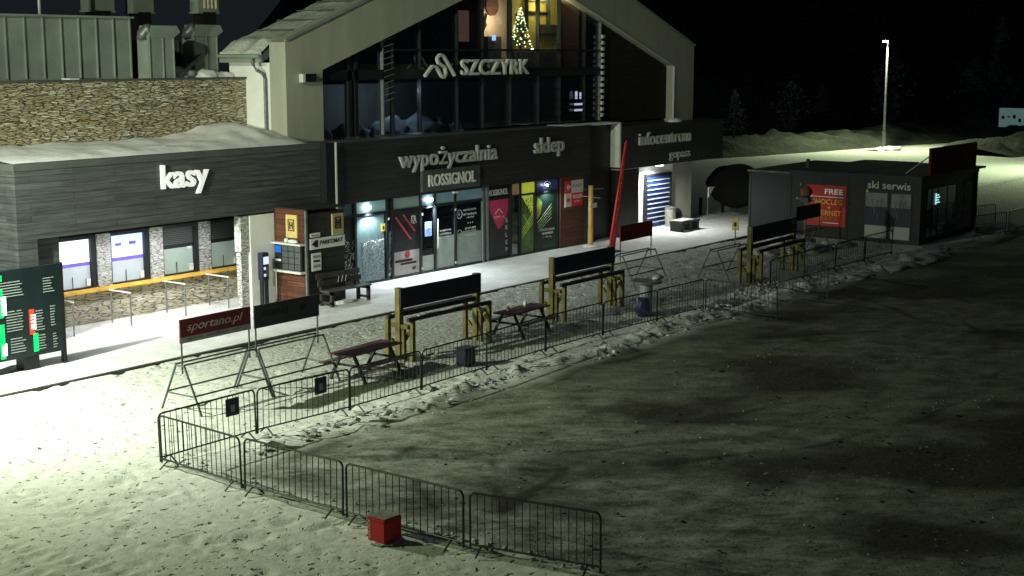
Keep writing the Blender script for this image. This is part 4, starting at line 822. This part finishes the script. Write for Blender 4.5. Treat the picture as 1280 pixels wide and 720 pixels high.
place(y1, 25.45, 22.9, -.5, 'yellow timber rack with navy board between the two picnic tables', GY); place(y2, 31.98, 22.95, 0, 'yellow timber rack with navy board, middle one of three', GY); place(y3, 41.25, 21.6, 2, 'farthest yellow timber rack with black board, near the dark container', GY); y3.scale = (1.12, 1, 1.04)
bd3 = [k_ for k_ in y3.children if k_.name.startswith('board')][0]
g = MB()
for cx in (2.72, 2.9): g.tube([(cx + .075 * math.cos(t), -.122, 1.66 + .05 * math.sin(t)) for t in [k * math.pi / 8 for k in range(17)]], .013, 5)
g.build('goggle_emblem', M['letter'], bd3)
for k in range(3): MB().ball((2.68 + k * .1, -.12, 1.42), .022, 1).build('dot_mark', M['letter'], bd3)
def picnic():
    q = thing('picnic_table', (0, 0, 0), '', 'picnic table'); g_ = MB()
    for k in range(6): g_.box(-1.05, 1.05, -.40 + k * .135, -.40 + k * .135 + .10, .70, .74)
    g_.build('tabletop', M['table'], q)
    for y in (-.78, .58):
        g_ = MB(); g_.box(-1.0, 1.0, y, y + .095, .42, .455); g_.box(-1.0, 1.0, y + .105, y + .2, .42, .455); g_.build('bench_seat', M['table'], q)
    for x in (-.72, .72):
        g_ = MB(); g_.bar((x, -.62, 0), (x, -.22, .68), .07); g_.bar((x, .62, 0), (x, .22, .68), .07); g_.box(x + .037, x + .08, -.76, .76, .36, .418); g_.build('leg', M['timberdark'], q)
    return q
t1 = picnic(); t2 = copy_tree(t1); GT = 'picnic tables between the racks'
place(t1, 23.65, 22.35, 4, 'purplish brown slatted picnic table left of the first yellow rack', GT); t1.scale = (.92, .85, .92); t2.scale = (.88, .82, .92); place(t2, 29.95, 22.5, 3, 'darker picnic table with two snow stubs between the yellow racks', GT)
for x, y in ((29.4, 22.55), (30.3, 22.65)):
    o = MB().ball((x, y, .745), .06, 2, (1, 1, 1.3)).build('snow_lump', M['snow'], None, smooth=True); tag(o, 'small snow stub on the %s half of the darker picnic table' % ('left' if x < 30 else 'right'), 'snow lump')
q = thing('round_table', (34.35, 21.3, 0), 'round grey high table on a fat cylinder leg beside the barriers', 'table')
MB().tube([(0, 0, .95), (0, 0, 1.0)], .46, 28).build('tabletop', M['steel'], q); MB().tube([(0, 0, 0), (0, 0, .94)], .19, 20).build('leg', mat('pale_steel', (.35, .38, .42), .4, .1, metal=.3), q, smooth=False)
o = MB().ball((34.75, 21.15, 1.05), .11, 2, (2.4, 1.2, .6), .4).build('snow_lump', M['snow'], None, smooth=True); tag(o, 'clump of snow and clutter on the round high table', 'snow lump')
o = MB().ball((34.0, 21.2, .28), .28, 3, (.8, .8, 1.1), .3).build('rubbish_bag', mat('blue_bag', (.02, .03, .09), .45, .2, 4), None, smooth=True); tag(o, 'blue rubbish bag slumped against the high table leg', 'bag')

def barrier(Lb):
    q = thing('crowd_barrier', (0, 0, 0), '', 'barrier'); h0, h1, r_ = .14, .96, .10
    pts = [(0, 0, .06), (0, 0, h1 - r_)] + [(r_ - r_ * math.cos(t), 0, h1 - r_ + r_ * math.sin(t)) for t in (.4, .8, 1.2)] + [(r_, 0, h1), (Lb - r_, 0, h1)] + [(Lb - r_ + r_ * math.sin(t), 0, h1 - r_ + r_ * math.cos(t)) for t in (.4, .8, 1.2)] + [(Lb, 0, h1 - r_), (Lb, 0, .06)]
    g_ = MB(); g_.tube(pts, .019, 8); g_.tube([(0.015, 0, h0), (Lb - .015, 0, h0)], .016, 6); g_.build('frame', M['barrier'], q)
    g_ = MB(); nb = 17
    for k in range(1, nb): g_.tube([(Lb * k / nb, 0, h0), (Lb * k / nb, 0, h1 - .01)], .0085, 5)
    g_.build('bar_grille', M['barrier'], q)
    for x in (.22, Lb - .22):
        g_ = MB(); g_.tube([(x, -.20, .015), (x, -.04, .13), (x, .04, .13), (x, .20, .015)], .017, 6); g_.build('foot', M['barrier'], q)
    return q
src = barrier(2.42); used = [False]
def put(p, p2, label, dz=0, tilt=0):
    o = src if not used[0] else copy_tree(src); used[0] = True
    d_ = Vector((p2[0] - p[0], p2[1] - p[1])); o.location = (p[0], p[1], dz); o.rotation_euler = (R(tilt), 0, math.atan2(d_.y, d_.x)); o.scale = ((d_.length - .04) / 2.42, 1, 1)
    o['label'] = label; o['group'] = 'steel crowd barriers fencing the car park'; return o
bx = [16.02, 18.45, 20.9, 23.2, 25.65, 28.2, 30.8, 33.35, 35.8]; by = [20.36, 20.4, 20.22, 20.22, 20.3, 20.42, 20.42, 20.3, 20.2]
bl = ['steel barrier starting the back row at the corner, navy tag on it', 'back row barrier with a navy tag, in front of the charcoal board', 'back row barrier in front of the first picnic table', 'back row barrier just before the first yellow rack', 'back row barrier in front of the second picnic table', 'back row barrier left of the middle yellow rack', 'back row barrier before the middle yellow rack', 'back row barrier beyond the round high table, last before the gap']
for k in range(8): put((bx[k], by[k]), (bx[k+1], by[k+1]), bl[k], tilt=(-1.5, 1, 0, 1.5, -1, 0, 1, 0)[k])
put((16.0, 20.3), (15.84, 17.93), 'first barrier of the front row, starting at the corner', tilt=1); put((15.84, 17.88), (15.84, 15.5), 'second barrier of the front row, between corner and red cube', tilt=-1)
put((15.84, 15.45), (15.86, 12.98), 'front row barrier behind the red cube'); put((15.88, 12.9), (16.28, 10.75), 'nearest barrier, ending the front row at the bottom edge', tilt=1)
put((35.82, 20.15), (35.7, 17.75), 'barrier swung open across the gap, turned towards the car park', tilt=1); put((40.45, 20.45), (39.65, 18.05), 'far side barrier of the gap, turned out towards the car park')
xl = [40.5, 42.95, 45.4, 47.85, 50.3]; nl = ['barrier right after the gap, before the farthest yellow rack', 'second barrier beyond the gap', 'third barrier beyond the gap, before the dark container', 'last barrier of the row beyond the gap, by the snow heap']
for k in range(4): put((xl[k], 20.45), (xl[k+1], 20.45 - .02 * k), nl[k], tilt=(1, -1, 2, 0)[k])
put((59.1, 18.95), (61.5, 19.0), 'far barrier at the right edge, its end post leaning'); put((61.55, 19.0), (63.95, 19.1), 'farthest barrier running out at the right edge')
put((59.4, 21.0), (61.8, 20.4), 'distant barrier just right of the container corner'); put((56.6, 19.5), (59.0, 19.0), 'barrier in the dark before the container side')
for x, y, l in ((17.75, 20.36, 'navy tag hanging on the corner barrier'), (20.05, 20.27, 'navy tag hanging on the second back row barrier')):
    z = .60
    q = thing('tag_plate', (x, y, z), l, 'tag', 'navy tags on the barriers'); MB().box(-.17, .17, -.045, -.03, -.02, .33, bev=.004).build('plate', M['navy'], q); MB().box(-.05, .05, -.05, -.046, .06, .2).build('print', M['greystrip'], q); MB().tube([(-.1, -.03, .33), (-.1, 0, .37)], .01, 5).tube([(.1, -.03, .33), (.1, 0, .37)], .01, 5).build('hook', M['steel'], q)
q = thing('cable_box', (25.95, 21.2, 0), 'dark square box on the snow behind the barriers, before the first yellow rack', 'box'); MB().box(-.2, .2, -.15, .15, .03, .42, bev=.02).build('body', M['navy'], q); MB().box(-.22, .22, -.17, .17, .422, .45).build('lid', M['black'], q); MB().box(-.15, .15, -.12, .12, 0, .03).build('base', M['black'], q)
# red cube
q = thing('red_cube', (15.52, 14.33, 0), 'red foam cube with vertical white lettering beside the front barriers', 'cube', rz=R(-3))
MB().box(-.19, .19, -.19, .19, .01, .40, bev=.012).build('body', M['redcube'], q); MB().box(-.185, .185, -.185, .185, .402, .412, bev=.004).build('top', mat('dirty_snowy_top', (.26, .25, .20), .9, .3, 6), q)
MB().ball((.02, -.02, 0), .27, 3, (1, 1, .10), .3).build('snow_collar', M['snowdirty'], q, smooth=True); MB().box(-.1915, .1915, -.1915, .1915, .345, .352).build('lid_seam', M['dkred'], q)
def cube_text(face, m_):
    o = text('lettering', 'GAZEX', 0, 0, 0, .30, .055, m_, None, face='-Y', ext=.003)
    co = [v_.co.copy() for v_ in o.data.vertices]
    for v_, c_ in zip(o.data.vertices, co):
        if face == 'x': v_.co = Vector((-.1925 + c_.y, .115 + c_.z, .055 + c_.x))
        else: v_.co = Vector((-.12 - (c_.z - .055), -.1925 + c_.y, .055 + c_.x))
    o.data.update(); o.parent = q
cube_text('x', mat('white_print', (.7, .6, .5), .5)); cube_text('y', mat('faded_red_print', (.5, .15, .15), .5))

# ------------------------------------------------------------------ containers
XC, YC = 53.26, 20.53
Cn = thing('ski_service_container', (56.5, 23.5, 0), 'dark container shop lettered ski serwis with red roof board and red poster', 'container shop')
B('body', M['cont'], Cn, (XC, XC + 6.35, YC + .12, 26.1, .08, 2.62)); 
B('roof_panel', M['controof'], Cn, (XC - .04, 60.6, YC, 23.52, 2.622, 2.70), (XC - .04, 60.9, 23.62, 26.15, 2.622, 2.70)); B('roof_edge', M['cont'], Cn, (XC - .07, XC - .041, YC - .03, 26.15, 2.56, 2.73), (XC - .04, 59.7, YC - .03, YC - .002, 2.5, 2.73))
B('corner_post', M['black'], Cn, (XC - .03, XC + .12, YC - .02, YC + .118, .05, 2.55), (59.5, 59.64, YC - .02, YC + .118, .05, 2.5)); B('plinth', M['black'], Cn, (XC + .1, 59.5, YC + .05, 26.0, 0, .078))
g = MB()
for y in (22.85, 26.1, 23.57): g.box(XC - .02, XC - .001, y - .04, y + .04, .1, 2.555)
g.build('corner_post', M['black'], Cn, True)
lit = mat('pale_window_print', (.24, .25, .27), .4, .3, 1.5); lit2 = mat('white_window_print', (.42, .45, .42), .5, .1, 2)
for y0, y1 in ((21.88, 22.78), (20.92, 21.70)):
    wn = B('window', M['frame'], Cn, (XC - .03, XC - .001, y0 - .05, y1 + .05, .15, 2.05)); B('pane', lit, wn, (XC - .036, XC - .031, y0, y1, 1.45, 2.0)); B('pane', M['navy'], wn, (XC - .036, XC - .031, y0, y1, .72, 1.448))
    B('pane', lit2, wn, (XC - .036, XC - .031, y0, y1, .2, .70))
    g = MB(); r_ = random.Random(int(y0 * 10)); [g.bar((XC - .04, y0 + .2 + r_.random() * .5, 1.0 + r_.random() * .1), (XC - .04, y0 + .2 + r_.random() * .5, 1.7 + r_.random() * .15), .006, .07, (1, 0, 0)) for _ in range(4)]; g.build('print_figure', lit2, wn, True)
text('lettering', 'ski serwis', XC - .03, 22.72, 2.17, 1.78, .30, M['letter'], Cn, '-X', .012, .012)
B('yellow_sticker', mat('yellow_sticker', (.6, .6, .08), .5), Cn, (XC - .034, XC - .031, 22.68, 22.78, 2.01, 2.12))
ps = B('poster', mat('orange_red_poster', (.40, .03, .016), .5, .06, 2, emit=(.7, .05, .015), estr=.03), Cn, (XC - .03, XC - .001, 23.62, 25.4, .52, 2.18))
yv = mat('orange_print', (.75, .42, .05), .5, emit=(.7, .4, .05), estr=.08); wv = mat('poster_white_print', (.8, .75, .7), .5, emit=(.8, .75, .7), estr=.12)
text('lettering', 'FREE', XC - .032, 24.55, 1.82, .80, .22, wv, ps, '-X', .006, .02); B('line', wv, ps, (XC - .036, XC - .031, 23.72, 25.2, 1.70, 1.725)); text('lettering', 'NOCLEG', XC - .032, 24.95, 1.40, 1.18, .22, yv, ps, '-X', .006, .015); text('lettering', '+', XC - .032, 24.42, 1.22, .14, .12, yv, ps, '-X', .006, .03)
text('lettering', 'INTERNET', XC - .032, 25.15, .96, 1.35, .20, yv, ps, '-X', .006, .01); text('lettering', 'GRATIS', XC - .032, 24.95, .76, .98, .15, mat('dim_orange_print', (.5, .2, .04), .5), ps, '-X', .006); B('line', wv, ps, (XC - .036, XC - .031, 23.9, 24.6, .64, .665))
# glazed side
ws = B('shopfront', M['black'], Cn, (XC + .3, 59.45, YC + .08, YC + .119, .1, 2.5))
sx = [54.1, 54.6, 55.3, 56.3, 57.3, 58.2, 59.3]
for a_, b_ in zip(sx, sx[1:]): B('pane', M['glass_dark'] if a_ < 57 else mat('dim_curtain', (.22, .23, .17), .6, .4, 3), ws, (a_ + .06, b_ - .06, YC + .06, YC + .078, .25, 2.15))
g = MB(); [g.box(55.0, 55.42 - .1 * (k % 2), YC + .035, YC + .05, 1.55 + k * .1, 1.59 + k * .1) for k in range(4)]; g.box(54.98, 55.03, YC + .035, YC + .05, 1.5, 1.95); g.build('lit_sign', glow('cyan_sign', (.45, .95, .95), .9), ws, True)
q = thing('roof_board', (56.5, 20.5, 2.73), 'long dark red board standing on the container roof edge', 'sign board'); B('board', M['dkred'], q, (53.95, 59.1, 20.45, 20.55, 2.735, 3.80)); g = MB()
for x in (54.3, 58.8): g.bar((x, 20.6, 3.5), (x, 21.6, 2.74), .04)
g.build('brace', M['steel'], q, True)
C2 = thing('storage_container', (57.5, 27.4, 0), 'plain blue-grey container behind the container shop, left end', 'container'); B('body', M['contblue'], C2, (54.1, 60.5, 26.35, 28.45, .05, 2.5)); B('roof', M['controof'], C2, (54.02, 60.6, 26.3, 28.5, 2.502, 2.58)); g = MB(); [g.box(54.07, 54.099, y, y + .08, .1, 2.48) for y in (26.36, 28.36)]; g.build('corner_post', M['cont'], C2, True)
MB().tube([(56.5, 26.9, 2.58), (56.5, 26.9, 2.95)], .08, 10).build('vent_pipe', M['controof'], C2, True)
# device on pole by the poster
q = thing('pole_device', (50.55, 24.1, 0), 'grey pole topped by a reddish round device, in front of the red poster', 'lamp pole')
MB().tube([(0, 0, 0), (0, 0, 1.75)], .045, 8).build('pole', M['steel'], q); MB().ball((0, 0, 2.15), .22, 3, (1, 1, 1.05), .25).build('head', mat('faded_red_shell', (.22, .09, .07), .6, .4, 6), q, smooth=True); MB().box(-.18, .18, -.18, .18, 1.75, 1.93).build('housing', M['metal_dark'], q); g = MB(); g.bar((0, -.36, 1.88), (0, .36, 1.88), .03); g.bar((-.2, .15, 2.45), (.1, .2, 2.45), .06); g.build('arm', M['steel'], q); MB().ball((0, -.37, 1.88), .05, 1).ball((0, .37, 1.88), .05, 1).build('knob', M['letter'], q)
q = thing('small_sign', (48.4, 26.0, 0), 'small yellowish sign on a post near the blue-grey container', 'sign'); MB().tube([(0, 0, 0), (0, 0, 1.0)], .025, 6).build('post', M['steel'], q); MB().box(-.02, .02, -.14, .14, .72, 1.16).build('plate', yl, q); MB().box(-.026, -.021, -.06, .06, .86, 1.02).build('print', M['black'], q)
# covered pile between pavilion and container
q = thing('covered_stack', (58.0, 31.2, 0), 'dark tarpaulin covered bulky stack between pavilion and container', 'covered stack')
MB().ball((0, 0, 1.45), 1.0, 4, (1.1, 1.4, 1.0), .12).build('tarpaulin', M['tarp'], q, smooth=True)
for x in (-1.1, 1.0):
    for y in (-1.4, 1.2): MB().box(x - .06, x + .06, y - .06, y + .06, 0, .9).build('leg', M['black'], q)
# ------------------------------------------------------------------ snow clods and heaps
g = MB(); r_ = random.Random(11)
for k in range(800):
    x = r_.uniform(17.5, 46) if k % 5 else r_.uniform(44, 52); y = 19.62 + r_.gauss(0, .28) + .25 * math.sin(x * .8) * .5; s_ = r_.choice((.018, .025, .035, .05, .075)) 
    if 35.9 < x < 40.2: y += .6
    g.ball((x, y, .02 + s_ * .15), s_, 1, (r_.uniform(.9, 1.9), r_.uniform(.9, 1.6), r_.uniform(.4, .7)), .9)
for k in range(90):
    x, y = r_.uniform(38.5, 42), r_.uniform(20.2, 21.2); s_ = r_.uniform(.03, .08); g.ball((x, y, .03), s_, 1, (1.2, 1, .7), .6)
for k in range(70):
    x, y = 16.3 + r_.gauss(0, .12), r_.uniform(11, 20); s_ = r_.uniform(.02, .05); g.ball((x, y, .02), s_, 1, (1.2, 1, .7), .6)
o = g.build('snow_clods', M['snowdirty'], None); tag(o, kind='stuff', label='broken snow clods ploughed along the barrier row', cat='snow')
g = MB()
for x, y, r1, sq in ((47.5, 19.2, 1.0, .20), (49.3, 19.3, 1.2, .24), (50.8, 19.3, 1.1, .2), (44.5, 19.3, .8, .2), (52.3, 19.6, .8, .25), (49.5, 23.5, .9, .35), (50.6, 24.6, 1.0, .4), (48.0, 24.4, .7, .35), (51.5, 23.2, .8, .3), (60.5, 19.8, 1.2, .25), (52.3, 25.8, .8, .35)): g.ball((x, y, -.03), r1, 4, (1.3, .75, sq), .28)
o = g.build('snow_bank', M['snowdirty'], None, smooth=True); tag(o, kind='stuff', label='low dirty snow heaps round the container shop', cat='snow')
g = MB()
for k in range(420):
    x, y = r_.uniform(16.6, 34), r_.uniform(6, 19); s_ = r_.choice((.005, .007, .010, .018)); g.ball((x, y, s_ * .3), s_, 1, (r_.uniform(.8, 2), r_.uniform(.8, 1.6), .6), .5)
o = g.build('ice_chips', M['snowdirty'], None); tag(o, kind='stuff', label='small ice chips strewn over the car park', cat='ice')
g = MB()
for k in range(300):
    x, y = r_.uniform(16.6, 30), r_.uniform(7, 19); s_ = r_.choice((.006, .008, .012, .03)); g.ball((x, y, s_ * .2), s_, 1, (r_.uniform(.8, 2.4), r_.uniform(.8, 1.6), .4), .5)
o = g.build('dirt_crumbs', M['timberdark'], None); tag(o, kind='stuff', label='dark dirt crumbs strewn over the car park', cat='dirt')
# far snow berm round the lot
def berm(pts, h, wd, seed):
    g_ = MB(); V = {}; n = 240; mm = 14
    P_ = [Vector(p) for p in pts]; seg = len(P_) - 1
    for i in range(n + 1):
        t = i / n * seg; k = min(int(t), seg - 1); c_ = P_[k].lerp(P_[k+1], t - k); d_ = (P_[k+1] - P_[k]).normalized(); nn_ = Vector((-d_.y, d_.x))
        hh = h * (.55 + .9 * abs(noise.noise(Vector((i * .06, seed, 0)))) + .35 * noise.noise(Vector((i * .25, seed, 3))))
        for j in range(mm + 1):
            s_ = j / mm * 2 - 1; p_ = c_ + nn_ * s_ * wd
            z = hh * max(0, math.cos(s_ * math.pi / 2)) * (1 + .5 * noise.noise(Vector((p_.x * .7, p_.y * .7, seed)))) - .05
            V[i, j] = g_.b.verts.new((p_.x, p_.y, z))
    for i in range(n):
        for j in range(mm): g_.b.faces.new((V[i,j], V[i+1,j], V[i+1,j+1], V[i,j+1]))
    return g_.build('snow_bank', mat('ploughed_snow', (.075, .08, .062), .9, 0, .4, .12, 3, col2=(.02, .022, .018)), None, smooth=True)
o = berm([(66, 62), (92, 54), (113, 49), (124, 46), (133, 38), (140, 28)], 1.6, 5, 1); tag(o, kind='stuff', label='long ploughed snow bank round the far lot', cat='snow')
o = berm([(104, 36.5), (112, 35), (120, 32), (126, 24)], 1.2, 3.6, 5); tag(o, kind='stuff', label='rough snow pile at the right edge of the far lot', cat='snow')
o = MB().ball((105.6, 43.6, 0), 1.7, 4, (1, .6, .15), .6).build('snow_mound', M['snow'], None, smooth=True); tag(o, 'small bright snow mound round the foot of the street lamp', 'snow mound')
hl = MB(); V = {}
for i in range(61):
    for j in range(13):
        x = 60 + i * 7.0; t = j / 12; y0 = 76 - (x - 60) * .35; a_ = 6 + 220 * t
        px = x + a_ * .75; py = y0 + a_ * .6
        V[i, j] = hl.b.verts.new((px, py, t * 46 + 5 * noise.noise(Vector((px * .02, py * .02, 0))) * (t > 0) - .2))
for i in range(60):
    for j in range(12): hl.b.faces.new((V[i,j], V[i+1,j], V[i+1,j+1], V[i,j+1]))
o = hl.build('hills', mat('wooded_slope', (.008, .010, .010), .95, .4, .08), None, smooth=True); tag(o, kind='structure')
# street lamp
q = thing('street_lamp', (105.84, 44.02, 0), 'tall lit street lamp standing on the far snowy lot', 'street lamp')
MB().tube([(0, 0, 0), (0, 0, 1.4)], .16, 10).build('base', M['steel'], q); MB().tube([(0, 0, 1.4), (0, 0, 8.3)], .10, 10, .07).build('pole', M['steel'], q); MB().bar((0, 0, 8.3), (-.55, -.15, 8.45), .07).build('arm', M['steel'], q); MB().box(-.85, -.3, -.22, .12, 8.42, 8.55, bev=.02).build('housing', M['steel'], q)
MB().box(-.8, -.34, -.18, .08, 8.33, 8.419).build('lens', glow('lamp_lens', (.92, 1, .85), 60), q)
spot('lamp_light', q, (105.2, 43.9, 8.15), (104, 43.4, 0), FAR['power'], FAR['color'], 158, .8, .12)
# off-frame flood mast that lights the front, and the piste mast behind the camera
q = thing('flood_mast', (14.0, 27.85, .1), 'flood lamp mast left of the ticket office', 'lamp mast'); MB().tube([(0, 0, 0), (0, 0, 6.8)], .08, 10).build('pole', M['steel'], q); MB().box(-.25, .25, .0, .12, 6.62, 6.98).build('housing', M['black'], q)
spot('flood_light', q, FLOOD['loc'], FLOOD['aim'], FLOOD['power'], FLOOD['color'], 176, 1.0, .10)
q = thing('flood_mast', (3.4, 27.1, 0), 'taller flood lamp mast further left with greenish light', 'lamp mast'); MB().tube([(0, 0, 0), (0, 0, 9.5)], .09, 10).build('pole', M['steel'], q); MB().box(-.3, .0, .0, .3, 9.3, 9.7).build('housing', M['black'], q)
spot('flood_light', q, GREEN['loc'], GREEN['aim'], GREEN['power'], GREEN['color'], 100, .7, .12)
q = thing('field_mast', (-16.2, 12, 0), 'tall flood lamp mast behind the viewer', 'lamp mast'); MB().tube([(0, 0, 0), (0, 0, 21)], .16, 10).build('pole', M['steel'], q); MB().box(-.1, .1, -.5, .5, 20.7, 21.3).build('housing', M['black'], q)
spot('field_light', q, FIELD['loc'], FIELD['aim'], FIELD['power'], FIELD['color'], 27, .8, .2)
q = thing('street_lamp', (94.5, 24.5, 0), 'street lamp standing on the far lot to the right of the view', 'street lamp')
MB().tube([(0, 0, 0), (0, 0, 8.4)], .09, 10, .06).build('pole', M['steel'], q); MB().box(-.85, .1, -.15, .15, 8.4, 8.52).build('housing', M['steel'], q)
spot('lamp_light', q, (94.0, 24.5, 8.2), (92, 24.5, 0), 6500, FAR['color'], 150, .8, .12)
# far sign board
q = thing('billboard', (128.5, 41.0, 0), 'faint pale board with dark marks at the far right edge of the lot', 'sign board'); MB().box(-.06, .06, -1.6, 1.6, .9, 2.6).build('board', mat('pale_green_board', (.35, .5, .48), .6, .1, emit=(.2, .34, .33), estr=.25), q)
for y in (-1.3, 1.3): MB().tube([(.1, y, 0), (.1, y, 2.6)], .07, 6).build('post', M['steel'], q)
g = MB(); r_ = random.Random(8); [g.box(-.08, -.061, -1.4 + k * .5, -1.15 + k * .5, 1.3 + r_.random() * .7, 1.5 + r_.random() * .8) for k in range(6)]; g.build('marks', M['black'], q)
# trees beyond the lot
def tree(x, y, h, wd, label, seed, kind):
    q_ = thing(kind + '_tree', (x, y, 0), label, 'tree', 'trees beyond the far lot'); r_ = random.Random(seed)
    MB().tube([(0, 0, 0), (0, 0, h * .5), (0, 0, h * .95)], h * .022, 7, h * .005).build('trunk', M['bark'], q_)
    g_ = MB(); n = 420
    for _ in range(n):
        t = r_.random(); a = r_.uniform(0, 6.28)
        rad = (wd * (1 - t) * (.75 + .25 * math.sin(t * 40)) if kind == 'conifer' else wd * math.sin(math.pi * min(1, t * .9 + .1)) * (.7 + .3 * math.sin(a * 3 + seed))) * math.sqrt(r_.random())
        z = h * (.12 + .86 * t); c_ = Vector((rad * math.cos(a), rad * math.sin(a), z)); s_ = h * r_.uniform(.02, .045)
        u_ = Vector((r_.gauss(0, 1), r_.gauss(0, 1), r_.gauss(0, .5))).normalized() * s_; w__ = Vector((r_.gauss(0, 1), r_.gauss(0, 1), r_.gauss(0, .5))).normalized() * s_ * .7
        g_.b.faces.new([g_.b.verts.new(c_ - u_), g_.b.verts.new(c_ + w__), g_.b.verts.new(c_ + u_), g_.b.verts.new(c_ - w__)])
    g_.build('crown', M['needles'], q_)
TT = [(98, 68, 3.6, 1.6, 'conifer'), (104, 64, 3, 2.2, 'bushy'), (111, 60, 4.5, 1.9, 'conifer'), (122, 60, 5, 2.6, 'bushy'), (133, 62, 4.5, 2.2, 'conifer'), (131, 54, 8.5, 3.0, 'bushy'), (137, 48, 7, 2.8, 'bushy'), (141, 47, 11, 2.4, 'conifer'), (146, 44, 9, 3.2, 'bushy'), (91, 70, 3.4, 2.4, 'bushy'), (86, 69, 4.5, 1.8, 'conifer'), (79, 66, 3, 2.4, 'bushy'), (150, 40, 13, 3.2, 'conifer')]
LBL = ['small dark conifer left of the lamp, behind the snow bank', 'low bush left of the lamp beside the conifer', 'small conifer directly left of the lamp pole', 'rounded bush just right of the lamp pole', 'conifer right of the lamp, left of the wide bush', 'wide snow dusted bush between lamp and billboard', 'snow dusted bush close left of the billboard', 'tall conifer behind the billboard', 'wide bush behind the billboard', 'dark low bush between the lodge corner conifer and the others', 'small dark conifer nearest the lodge corner', 'leftmost low bush peeping over the dark fascia', 'tallest conifer at the right edge of the picture']
for k, (t, l) in enumerate(zip(TT, LBL)): tree(t[0], t[1], t[2], t[3], l, k + 1, t[4])
